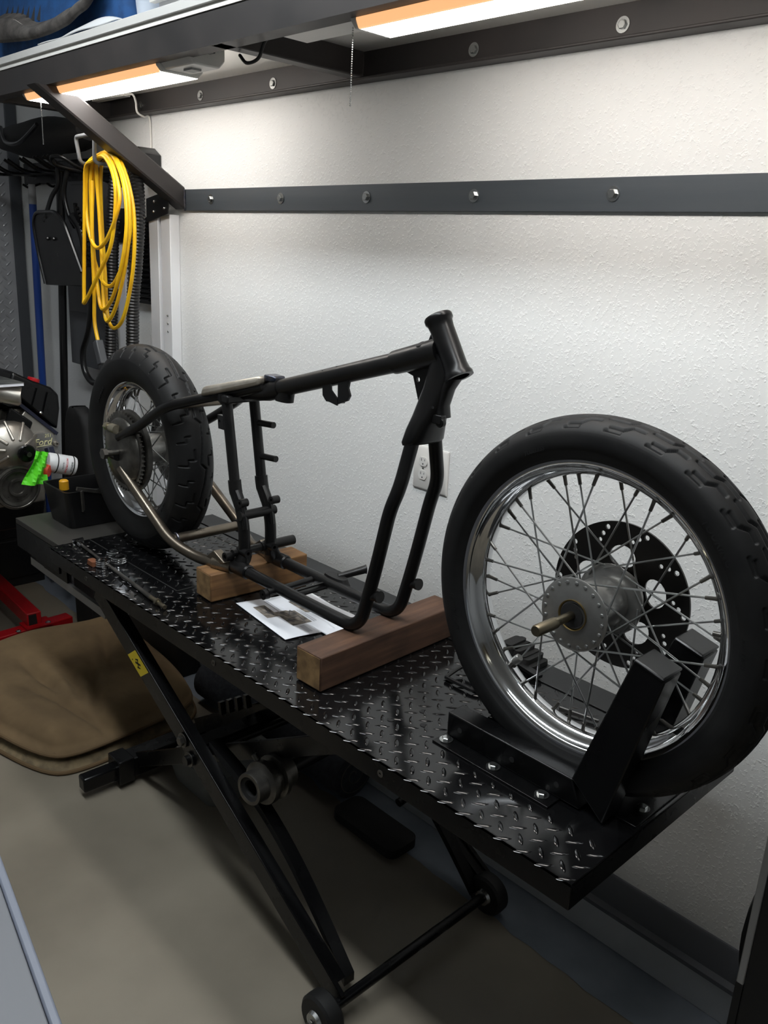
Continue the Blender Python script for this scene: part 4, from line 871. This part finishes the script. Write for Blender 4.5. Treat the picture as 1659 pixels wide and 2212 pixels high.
# ------------------------------------------------------------------ papers
def paper(label, P4, prints, z, draw=()):
    t = thing('printed_page', label, 'printed page', tuple(np.mean([vec(p + (z,)) for p in P4], 0)), 'printed pages under the frame')
    a, b, c, d = [vec(p) for p in P4]
    def uv(u, v): return a * (1 - u) * (1 - v) + b * u * (1 - v) + c * u * v + d * (1 - u) * v
    def wob(u, v): return .0012 * math.sin(7 * u + 2) * math.sin(5 * v) + .004 * max(0, v - .85) / .15 * (.4 + .6 * math.sin(9 * u)) + .0022
    sh = obj('sheet', MB().grid([[tuple(uv(u, v)) + (z + wob(u, v),) for v in np.linspace(0, 1, 22)] for u in np.linspace(0, 1, 26)], flip=False), 'paper', t)
    sh.modifiers.new('thickness', 'SOLIDIFY').thickness = .0003
    for (u0, v0, u1, v1, m) in prints:
        n = max(2, int((u1 - u0) * 26)); k = max(2, int((v1 - v0) * 22))
        obj('print', MB().grid([[tuple(uv(u, v)) + (z + wob(u, v) + .0005,) for v in np.linspace(v0, v1, k + 1)] for u in np.linspace(u0, u1, n + 1)]), m, sh)
    for (u0, v0, u1, v1) in draw:
        p0, p1 = uv(u0, v0), uv(u1, v1); t_ = (p1 - p0) / np.linalg.norm(p1 - p0) ; n_ = vec((-t_[1], t_[0])) * .0011; zz = z + max(wob(u0, v0), wob(u1, v1)) + .001
        obj('drawn_line', MB().add([tuple(q) + (zz,) for q in (p0 - n_, p1 - n_, p1 + n_, p0 + n_)], [(0, 1, 2, 3)]), 'ink', sh, smooth=False)
    return t
tl = [(.06, .13 + .035 * k, .28 + .05 * (k % 2), .142 + .035 * k, 'ink_light') for k in range(5)]
paper('printed page with frame photos lying under the near frame rail', [(-1.565, -.545), (-1.835, -.512), (-1.80, -.375), (-1.535, -.40)], [(.25, .42, .62, .80, 'print'), (.52, .18, .82, .42, 'print'), (.05, .5, .22, .6, 'ink_light'), (.25, .84, .8, .86, 'ink_light'), (.25, .88, .72, .90, 'ink_light'), (.6, .5, .92, .53, 'ink_light'), (.66, .56, .94, .58, 'ink_light')], TZ + .0015, [(.28, .70, .40, .48), (.40, .48, .44, .72), (.30, .70, .44, .72), (.40, .48, .32, .52), (.48, .74, .58, .50), (.50, .60, .60, .72), (.48, .74, .60, .72), (.46, .55, .58, .50), (.56, .36, .70, .24), (.60, .30, .76, .36), (.56, .36, .76, .36)])
paper('printed page half hidden between the two frame rails', [(-1.50, -.445), (-1.80, -.43), (-1.785, -.30), (-1.50, -.31)], [(.55, .30, .85, .75, 'print'), (.2, .45, .46, .47, 'red_ink'), (.22, .55, .5, .565, 'ink_light'), (.22, .62, .44, .635, 'ink_light')], TZ + .0019)
tag(obj('plastic_film', MB().grid([[(-1.865 + .05 * u, -.50 + .16 * v, TZ + .0024 + .001 * math.sin(7 * u + 9 * v)) for v in np.linspace(0, 1, 14)] for u in np.linspace(0, 1, 8)]), 'deck_smooth'), 'thin dark plastic film beside the pale timber block', 'plastic film')

# ------------------------------------------------------------------ small things on the lift
rd = thing('control_cable', 'thin steel rod with chrome fittings lying near the rear wheel', 'steel rod', (-2.2, -.665, TZ + .002))
Zr = TZ + .009
obj('rod', MB().tube([(-2.535, -.645, Zr), (-2.395, -.656, Zr), (-2.10, -.676, Zr), (-2.0, -.684, Zr)], [.0045, .0045, .006, .0065], 10), 'steel_dark', rd)
obj('tip', MB().tube([(-2.0, -.684, Zr), (-1.965, -.685, Zr), (-1.964, -.685, Zr), (-1.955, -.686, Zr), (-1.954, -.686, Zr), (-1.915, -.688, Zr)], [.0065, .0065, .010, .010, .0062, .0062], 10), 'axle', rd)
obj('clevis', MB().bar((-2.55, -.66, Zr), (-2.545, -.625, Zr + .004), .012, .016).cyl((-2.53, -.645, Zr), (-2.50, -.648, Zr), .010, 10), 'chrome', rd)
for i, (x, y, r_, label) in enumerate(((-2.318, -.672, .020, 'chrome ring set threaded on the steel rod'), (-2.375, -.606, .022, 'chrome ring standing closest to the rear tire'), (-2.318, -.618, .024, 'stacked chrome rings beside the steel rod'))):
    t = thing('chrome_ring', label, 'chrome ring', (x, y, TZ + .002), 'chrome rings near the rear wheel')
    for k in range(3): obj('ring', MB().lathe([(r_ * .72, 0), (r_, 0), (r_ * 1.05, .003), (r_, .006), (r_ * .72, .006)], (x + .002 * k, y, TZ + .002 + .0075 * k), (0, 0, 1), 28, closed=True), 'chrome', t)
tag(obj('leather_scrap', MB().loft([rr_ring(-2.345, -.688, .022, .012, .008, TZ + .002), rr_ring(-2.345, -.688, .02, .011, .008, TZ + .016)]), 'brown'), 'small brown tab beside the chrome rings', 'tab')
sbk = thing('strap_buckle', 'black metal buckle on the deck left of the front tire', 'buckle', (-1.12, -.345, TZ + .003))
obj('ring', MB().tube(fillet([(-1.165, -.375, TZ + .009), (-1.075, -.375, TZ + .009), (-1.075, -.315, TZ + .02), (-1.165, -.315, TZ + .02), (-1.165, -.374, TZ + .009)], .015), .005, 8), 'black_plastic', sbk)
obj('webbing', MB().grid([[(x, y, TZ + .012 + .006 * math.sin(30 * x)) for y in (-.36, -.325)] for x in np.linspace(-1.10, -1.0, 8)]), 'black_matte', sbk)
hp_ = thing('ratchet_strap', 'folded black ratchet strap lying behind the front wheel', 'strap', (-1.11, -.155, TZ + .004))
for k in range(7): obj('webbing_fold', MB().loft([rr_ring(-1.15 + .014 * k, -.15 - .004 * (k % 2), .012, .036, .008, TZ + .004 + .002 * (k % 3)), rr_ring(-1.148 + .014 * k, -.15, .010, .034, .008, TZ + .046 + .004 * (k % 2) - .0008 * k * k)]), 'black_matte', hp_)
obj('handle', MB().bar((-1.12, -.19, TZ + .02), (-1.02, -.20, TZ + .012), .02, .008), 'black_plastic', hp_)
tag(obj('trim_strip', MB().loft([[(-.905, -.285, TZ + .004), (-.905, -.28, TZ + .004), (-.905, -.28, TZ + .014), (-.905, -.285, TZ + .014)], [(-.82, -.26, TZ + .004), (-.82, -.255, TZ + .004), (-.82, -.255, TZ + .010), (-.82, -.26, TZ + .010)]]), 'alu'), 'short bright metal strip on the deck behind the front wheel', 'metal strip')

# ------------------------------------------------------------------ engine on red stand
EN = thing('engine', 'bare alloy V8 engine with black valve cover on the red stand', 'engine', (-3.5, -.6, .62))
obj('block', MB().prism([(-.80, .70), (-.44, .70), (-.42, .85), (-.40, .99), (-.50, 1.09), (-.70, 1.09), (-.80, .99)], lambda a, b, t: (t, a, b), -3.85, -3.30), 'cast_alu', EN, bevel=.006)
obj('oil_pan', MB().prism([(-.79, .60), (-.45, .60), (-.43, .705), (-.81, .705)], lambda a, b, t: (t, a, b), -3.85, -3.31), 'black_steel', EN, bevel=.008)
vc = obj('valve_cover', MB().prism([(-.545, 1.235), (-.47, 1.195), (-.40, 1.165), (-.372, 1.135), (-.37, 1.08), (-.385, .995), (-.495, 1.10), (-.565, 1.175)], lambda a, b, t: (t, a, b), -3.85, -3.262), 'black_steel', EN, bevel=.01)
for k in range(2): obj('cover_rib', MB().bar((-3.26, -.455 + .04 * k, 1.165 - .018 * k), (-3.26, -.478 + .04 * k, 1.10 - .03 * k), .008, .014, up=(1, 0, 0)), 'black_steel', vc)
obj('filler_cap', MB().lathe([(0, 0), (.022, 0), (.024, .004), (.022, .016), (0, .018)], (-3.32, -.448, 1.182), (0, .35, 1), 20), 'red', vc)
obj('cover_rail', MB().prism([(-.575, 1.165), (-.385, .985), (-.393, .975), (-.583, 1.155)], lambda a, b, t: (t, a, b), -3.85, -3.258), 'navy', EN)
obj('cover_bolt', MB().sphere((-3.255, -.452, 1.072), .007, 8), 'zinc', vc)
obj('valve_cover', MB().prism([(-1.2 - a, b) for a, b in [(-.565, 1.175), (-.495, 1.10), (-.385, .995), (-.37, 1.08), (-.372, 1.135), (-.40, 1.165), (-.47, 1.195), (-.545, 1.235)]], lambda a, b, t: (t, a, b), -3.85, -3.262), 'black_steel', EN, bevel=.01)
obj('cylinder_head', MB().prism([(-1.2 - a, b) for a, b in [(-.535, 1.05), (-.52, .99), (-.44, .90), (-.395, .93), (-.395, .985), (-.505, 1.085)]], lambda a, b, t: (t, a, b), -3.84, -3.268), 'cast_alu', EN, bevel=.005)
obj('cylinder_head', MB().prism([(-.505, 1.085), (-.395, .985), (-.395, .93), (-.44, .90), (-.52, .99), (-.535, 1.05)], lambda a, b, t: (t, a, b), -3.84, -3.268), 'cast_alu', EN, bevel=.005)
tcm = curve_plate([[(-.62, 1.00), (-.55, 1.015), (-.50, .99), (-.455, .992), (-.42, .985), (-.398, .96), (-.394, .92), (-.42, .875), (-.455, .855), (-.50, .84), (-.62, .80)]], .02); tcm.xf(lambda p: (-3.258 + p[2], p[0], p[1]))
fpl = obj('front_plate', tcm, 'alu', EN, bevel=.002)
tw = text_mb('Ford', .036, .0004, .3); tw.xf(lambda p: (-3.2475 + p[2], -.455 + p[0], .945 + p[1])); obj('script_marking', tw, 'chalk', fpl, smooth=False)
tw = text_mb('251', .018, .0004, .1); tw.xf(lambda p: (-3.2475 + p[2], -.432 + p[0], .974 + p[1])); obj('number_marking', tw, 'chalk', fpl, smooth=False)
obj('underline_marking', MB().bar((-3.2475, -.50, .938), (-3.2475, -.42, .943), .002, .001, up=(1, 0, 0)), 'chalk', fpl)
for y, z in ((-.405, .945), (-.50, .975), (-.53, .985), (-.507, .935), (-.485, .925), (-.47, .90), (-.52, .90), (-.44, .87), (-.56, .99)):
    b_ = obj('boss', MB().lathe([(.005, 0), (.011, 0), (.011, .010), (.009, .013), (.005, .013), (.005, .004)], (-3.247, y, z), (1, 0, 0), 16), 'cast_alu', EN)
cov = MB().lathe([(.0, .075), (.03, .075), (.06, .055), (.085, .045), (.10, .02), (.105, 0), (0, 0)], (-3.252, -.585, .955), (1, 0, 0), 28); obj('timing_cover', cov, 'cast_alu', EN)
for k in range(7):
    A = math.radians(-20 + 40 * k); obj('cover_web', MB().bar((-3.185, -.585 + .03 * math.cos(A), .955 + .03 * math.sin(A)), (-3.235, -.585 + .10 * math.cos(A), .955 + .10 * math.sin(A)), .012, .03, up=(1, 0, 0)), 'cast_alu', EN, bevel=.004)
ph = obj('pump_hub', MB().lathe([(0, .028), (.009, .028), (.010, .010), (.030, .010), (.034, .006), (.034, 0), (0, 0)], (-3.165, -.552, .940), (1, 0, 0), 28), 'black_steel', EN)
obj('hub_pin', MB().cyl((-3.16, -.552, .940), (-3.135, -.552, .940), .009, 14), 'steel_dark', ph)
obj('pump_shaft', MB().cyl((-3.26, -.552, .940), (-3.165, -.552, .940), .018, 14), 'cast_alu', EN)
dmp = obj('damper', MB().lathe([(.012, .03), (.024, .03), (.026, .036), (.034, .036), (.036, .026), (.060, .024), (.062, .036), (.072, .038), (.074, .034), (.078, .038), (.086, .036), (.088, .028), (.088, -.02), (.0, -.02)], (-3.235, -.580, .800), (1, 0, 0), 56), 'steel_dark', EN)
for k in range(8):
    A = 2 * PI * k / 8; obj('bolt_hole', MB().lathe([(0, 0), (.005, 0), (.005, .0008), (0, .0008)], (-3.2108, -.58 + .046 * math.cos(A), .80 + .046 * math.sin(A)), (1, 0, 0), 10), 'black_matte', dmp)
of = obj('oil_filter', MB().lathe([(0, 0), (.034, 0), (.038, .006), (.038, .03), (.0388, .031), (.0388, .036), (.038, .037), (.038, .10), (.034, .108), (0, .108)], (-3.17, -.475, .895), (.12, 1, -.27), 40), 'bin_white', EN)
for t_ in (.030, .092): obj('band', MB().lathe([(.0375, t_), (.0392, t_), (.0392, t_ + .004), (.0375, t_ + .004)], (-3.17, -.475, .895), (.12, 1, -.27), 40, closed=True), 'black_matte', of)
ud = vec((.12, 1, -.27)); ud /= np.linalg.norm(ud); uz = vec((0, .27, 1)); uz /= np.linalg.norm(uz); un = np.cross(ud, uz)
if un[0] < 0: un = -un
for body, sz, off, rot, m in (('MOTORCRAFT', .010, .062, 1, 'red_ink'), ('SILENCER', .010, .082, 1, 'ink'), ('OIL FILTER', .006, .05, 1, 'ink')):
    tw = text_mb(body, sz, .0002)
    def wrap(p, off=off):
        a = (p[0]) / .0395; q = vec((-3.17, -.475, .895)) + ud * (off + p[1]); return q + (un * math.cos(a) + uz * -math.sin(a)) * (.0392 + p[2])
    obj('label_print', tw.xf(wrap), m, of, smooth=False)
obj('orange_cap', MB().lathe([(0, 0), (.02, 0), (.026, .01), (.022, .03), (0, .032)], (-3.15, -.505, .872), (.6, .6, -.1), 20), 'orange', EN)
obj('sensor', MB().bar((-3.20, -.452, .945), (-3.18, -.445, .885), .03, .025), 'navy', EN, bevel=.004)
tg = thing('paper_tag', 'bright green paper tag tied to the front of the engine', 'tag', (-3.12, -.55, .80))
P = [[(-3.105 + .012 * math.sin(9 * u + 5 * v) - .02 * abs(u - .45), -.535 - .06 * v * (1 - u) + .045 * u - .012 * v * u, .958 - .125 * v + .012 * (1 - u) * 0 - .01 * u) for u in np.linspace(0, 1, 8)] for v in np.linspace(0, 1, 10)]
o = obj('tag_sheet', MB().grid(P), 'green', tg, smooth=False); o.modifiers.new('thickness', 'SOLIDIFY').thickness = .0006
tw = text_mb('1S EN', .014, .0003); tw.xf(lambda p: (-3.098 + p[2], -.505 + .3 * p[1], .915 - p[0] * 1.0)); obj('lettering', tw, 'ink', o, smooth=False)
obj('intake', MB().prism([(-.74, 1.09), (-.50, 1.09), (-.56, 1.17), (-.68, 1.17)], lambda a, b, t: (t, a, b), -3.8, -3.30), 'black_steel', EN, bevel=.008)
obj('coolant_neck', MB().tube([(-3.25, -.66, 1.17), (-3.22, -.60, 1.165), (-3.20, -.548, 1.15), (-3.199, -.545, 1.15)], [.04, .038, .036, .03], 20), 'cast_alu', EN)
obj('distributor_strip', MB().prism([(-.60, 1.03), (-.515, .985), (-.49, 1.04), (-.575, 1.11)], lambda a, b, t: (t, a, b), -3.30, -3.235), 'black_steel', EN, bevel=.006)
mg = thing('magazine', 'glossy magazine lying on top of the engine', 'magazine', (-3.3, -.65, 1.18))
obj('pages', MB().loft([[(-3.45, -.78, z), (-3.16, -.72, z), (-3.16, -.545, z), (-3.45, -.57, z)] for z in (1.196, 1.207)]), 'paper', mg)
obj('cover', MB().loft([[(-3.45, -.78, z), (-3.158, -.72, z), (-3.158, -.543, z), (-3.45, -.57, z)] for z in (1.2072, 1.2085)]), 'mag', mg)
ST = thing('engine_stand', 'red tubular engine stand on the floor at the far left', 'engine stand', (-3.7, -.5, 0))
obj('long_leg', MB().bar((-4.13, -.424, .12), (-3.47, -.455, .118), .062, .062), 'red', ST, bevel=.004)
obj('long_leg', MB().bar((-4.13, -.754, .12), (-3.47, -.785, .118), .062, .062), 'red', ST, bevel=.004)
obj('tube_mouth', MB().box((-3.4715, -.479, .094), (-3.4695, -.431, .142)), 'black_matte', ST)
obj('cross_leg', MB().bar((-3.455, -.98, .055), (-3.50, -.285, .055), .064, .06), 'red', ST, bevel=.004)
obj('gusset_plate', MB().box((-3.53, -.50, .086), (-3.44, -.38, .092)), 'red', ST)
for y in (-.40, -.53): hexbolt('bolt', (-3.46, y, .092 if y > -.5 else .085), (0, 0, 1), ST, r=.008, h=.006)
obj('upright', MB().bar((-4.05, -.6, .1), (-4.05, -.6, .85), .07, .07, up=(1, 0, 0)), 'red', ST, bevel=.004)
obj('mount_arm', MB().bar((-4.05, -.6, .82), (-3.85, -.6, .82), .06, .06), 'red', ST, bevel=.004)
lc = thing('low_cabinet', 'low black cabinet against the far left end wall behind the engine', 'cabinet', (-4.28, -.66, 0))  # dark block added where only shade lies behind the engine
obj('body', MB().box((-4.40, -1.25, .0), (-4.17, -.12, .70)), 'black_matte', lc, bevel=.004)
for k in range(3): obj('drawer', MB().box((-4.1695, -1.23, .05 + .215 * k), (-4.16, -.14, .25 + .215 * k)), 'black_plastic', lc, bevel=.003)
tbx = thing('tool_case', 'black tool case on the floor by the wall behind the lift', 'tool case', (-3.0, -.12, 0))  # black box put in only to darken the gap behind the lift end
obj('body', MB().loft([rr_ring(-3.02, -.085, .22, .05, .02, 0.001), rr_ring(-3.02, -.085, .22, .05, .02, .60)]), 'black_matte', tbx, bevel=.004)
obj('handle', MB().tube(fillet([(-3.08, -.085, .60), (-3.08, -.085, .64), (-2.96, -.085, .64), (-2.96, -.085, .60)], .015), .008, 8), 'black_plastic', tbx)
# clutter between the engine and the rear wheel
tag(obj('leaning_board', MB().loft([rr_ring(-3.50, -.187, hx, .03, .028, z) for z, hx in ((0, .10), (.4, .12), (.7, .125), (.95, .105), (1.0, .085), (1.03, .05), (1.035, .02))]), 'black_matte'), 'tall black rounded panel standing behind the rear tire', 'panel')
bx_ = thing('parts_crate', 'black parts crate with a bare metal bracket behind the rear wheel', 'crate', (-2.78, -.5, TZ))
obj('crate', MB().loft([rr_ring(-2.80, -.475, .085, .115, .02, .767), rr_ring(-2.80, -.475, .10, .135, .02, .90), rr_ring(-2.80, -.475, .092, .127, .02, .90), rr_ring(-2.80, -.475, .08, .11, .02, .775)]), 'black_plastic', bx_)
obj('bracket', MB().bar((-2.70, -.57, .912), (-2.695, -.44, .878), .01, .012).bar((-2.694, -.555, .905), (-2.70, -.55, .83), .006, .02), 'steel_dark', bx_)
obj('amber_cap', MB().lathe([(0, 0), (.016, 0), (.016, .03), (.012, .034), (0, .034)], (-2.79, -.575, .89), (0, 0, 1), 16), 'amber', bx_)

# ------------------------------------------------------------------ things on the floor under the lift
BK = thing('folded_blanket', 'folded olive-brown padded blanket on the floor beside the lift', 'blanket', (-2.9, -.5, 0))
C4 = [vec((-3.40, -1.02)), vec((-2.44, -.82)), vec((-2.49, -.21)), vec((-3.38, -.10))]
def bl_pt(u, v, s=1.):
    p = C4[0] * (1 - u) * (1 - v) + C4[1] * u * (1 - v) + C4[2] * u * v + C4[3] * (1 - u) * v; m = sum(C4) / 4
    k = 1 - .10 * (abs(2 * u - 1) ** 4) * (abs(2 * v - 1) ** 4); return m + (p - m) * k * s
def layer(name, z0, z1, m, s, seed, wr):
    top, n = [], 44
    for i in range(n):
        r_ = []
        for j in range(n):
            u, v = i / (n - 1), j / (n - 1); e = min(u, 1 - u, v, 1 - v); puff = min(1, e / .10) ** .5
            p = bl_pt(u, v, s)
            wv = wr * (math.sin(7 * u + 4 * v + seed) * math.sin(3.5 * v - 2 * u + seed) + .5 * math.sin(13 * (u * .7 + v) + 2 * math.sin(4 * u)) - 2.6 * sum(math.exp(-((v - a0 - b0 * (u - .5) - .04 * math.sin(6 * u + a0 * 9)) / .03) ** 2) * math.exp(-((u - c0) / .2) ** 2) for a0, b0, c0 in ((.45, -.35, .62), (.36, -.3, .5), (.58, -.42, .7), (.26, .1, .8), (.7, -.25, .45))))
            r_.append((p[0], p[1], z0 + .012 + (z1 - z0 - .012) * puff + wv * puff))
        top.append(r_)
    botm = [[(x, y, z0 + .001) for x, y, z in r_] for r_ in top]
    mb = MB(); mb.grid(top, flip=True); mb.grid(botm); 
    N = n
    per = [(i, 0) for i in range(n)] + [(n - 1, j) for j in range(1, n)] + [(i, n - 1) for i in range(n - 2, -1, -1)] + [(0, j) for j in range(n - 2, 0, -1)]
    for a, b in zip(per, per[1:] + per[:1]): mb.f.append((a[0] * n + a[1], b[0] * n + b[1], n * n + b[0] * n + b[1], n * n + a[0] * n + a[1]))
    o = obj(name, mb, m, BK, ang=180)
    edge = [vec(top[a][b]) + vec((0, 0, -.004)) for a, b in per][::2]
    obj('piping', MB().tube(edge, .0075, 8, closed=True), 'piping', o)
    return o
layer('lower_fold', .0, .055, 'blanket_edge', 1.03, 1.0, .003)
layer('upper_fold', .056, .135, 'blanket', 1.0, 2.3, .015)
tp = thing('folded_tarp', 'grey folded tarp on the floor under the lift', 'tarp', (-2.12, -.3, 0))
obj('sheet', MB().loft([rr_ring(-2.11, -.36, .125, .14, .04, 0.001), rr_ring(-2.11, -.36, .135, .15, .04, .05), rr_ring(-2.11, -.36, .13, .145, .04, .10), rr_ring(-2.11, -.36, .09, .1, .03, .115)]), 'grey_fabric', tp)
obj('cord', MB().tube(smooth_path([(-2.23, -.48, .10), (-2.16, -.42, .114), (-2.08, -.37, .118), (-1.99, -.27, .105)]), .004, 8), 'foam_edge', tp)
cr = thing('carpet_roll', 'dark grey rolled carpet lying against the wall under the lift', 'carpet', (-2.1, -.09, 0))
sp = [(.012 + .0058 * a) for a in np.linspace(0, 14, 80)]
obj('roll', MB().cyl((-2.6, -.105, .084), (-1.75, -.105, .084), .083, 30), 'carpet', cr)
obj('end_spiral', MB().tube([(-1.749, -.105 + (.005 + .0055 * a) * math.cos(a), .084 + (.005 + .0055 * a) * math.sin(a)) for a in np.linspace(0, 14, 90)], .002, 6), 'felt', cr)
tag(obj('black_mat', MB().loft([rr_ring(-1.58, -.17, .14, .06, .03, .001), rr_ring(-1.58, -.17, .14, .06, .03, .03)]), 'black_matte'), 'black folded rubber mat on the floor behind the steel hub', 'mat')  # low black slab with rounded corners
HB = thing('steel_hub', 'worn steel wheel hub resting on the scissor leg', 'hub', (-1.5, -.62, .37))
hc = vec((-1.495, -.705, .437)); ha = vec((-.12, 1, -.05))
obj('barrel', MB().lathe([(.032, 0), (.041, 0), (.042, .004), (.042, .035), (.046, .038), (.056, .040), (.058, .046), (.058, .056), (.046, .060), (.046, .078), (.058, .082), (.058, .094), (.044, .098), (.044, .13), (.032, .13)], hc, ha, 44, closed=True), 'steel_dark', HB)
obj('bearing_race', MB().lathe([(.022, .006), (.032, .003), (.032, .02), (.022, .02)], hc, ha, 36, closed=True), 'black_matte', HB)
obj('set_screw', MB().cyl(hc + vec((-.03, .05, .045)), hc + vec((-.042, .045, .062)), .008, 10), 'steel_dark', HB)
obj('shaft', MB().cyl(hc + ha * .10, hc + ha * .36, .02, 14), 'black_steel', HB)

# ------------------------------------------------------------------ near foreground
CB = thing('storage_cabinet', 'pale grey cabinet top at the lower left corner beside the camera', 'cabinet', (-1.3, -1.75, 0))
def cabxf(p):
    a = -.158; c, s = math.cos(a), math.sin(a); return (-1.12 + c * p[0] - s * p[1], -1.425 + s * p[0] + c * p[1], p[2])
obj('body', MB().box((-.6, -.55, 0), (.62, -.012, .885)).xf(cabxf), 'cabinet', CB)
obj('top', MB().box((-.62, -.57, .886), (.64, -.0125, .905)).xf(cabxf), 'cabinet', CB, bevel=.002)
obj('edge_band', MB().box((-.62, -.012, .872), (.64, 0, .906)).xf(cabxf), 'cab_edge', CB, bevel=.003)
PT = thing('tool_cart', 'black steel cart frame with a grey edge at the lower right corner', 'cart', (-.2, -.35, 0))
obj('front_post', MB().box((-.412, -.346, 0), (-.398, -.318, .44)), 'black_matte', PT)
obj('grey_edge', MB().box((-.412, -.346, .4405), (-.398, -.318, .95)), 'grey_plastic', PT, bevel=.002)
obj('side_panel', MB().box((-.3975, -.345, .02), (.2, -.322, .95)), 'black_matte', PT, bevel=.003)
TY = thing('spare_tire', 'black tire edge at the right border of the photo', 'tire', (-.15, -.12, 0))
obj('tire', MB().lathe([(.28, -.05), (.31, -.06), (.35, -.06), (.39, -.04), (.40, 0), (.39, .04), (.35, .06), (.31, .06), (.28, .05)], (-.082, -.13, .401), (0, 1, 0), 72, closed=True), 'tire', TY, ang=60)
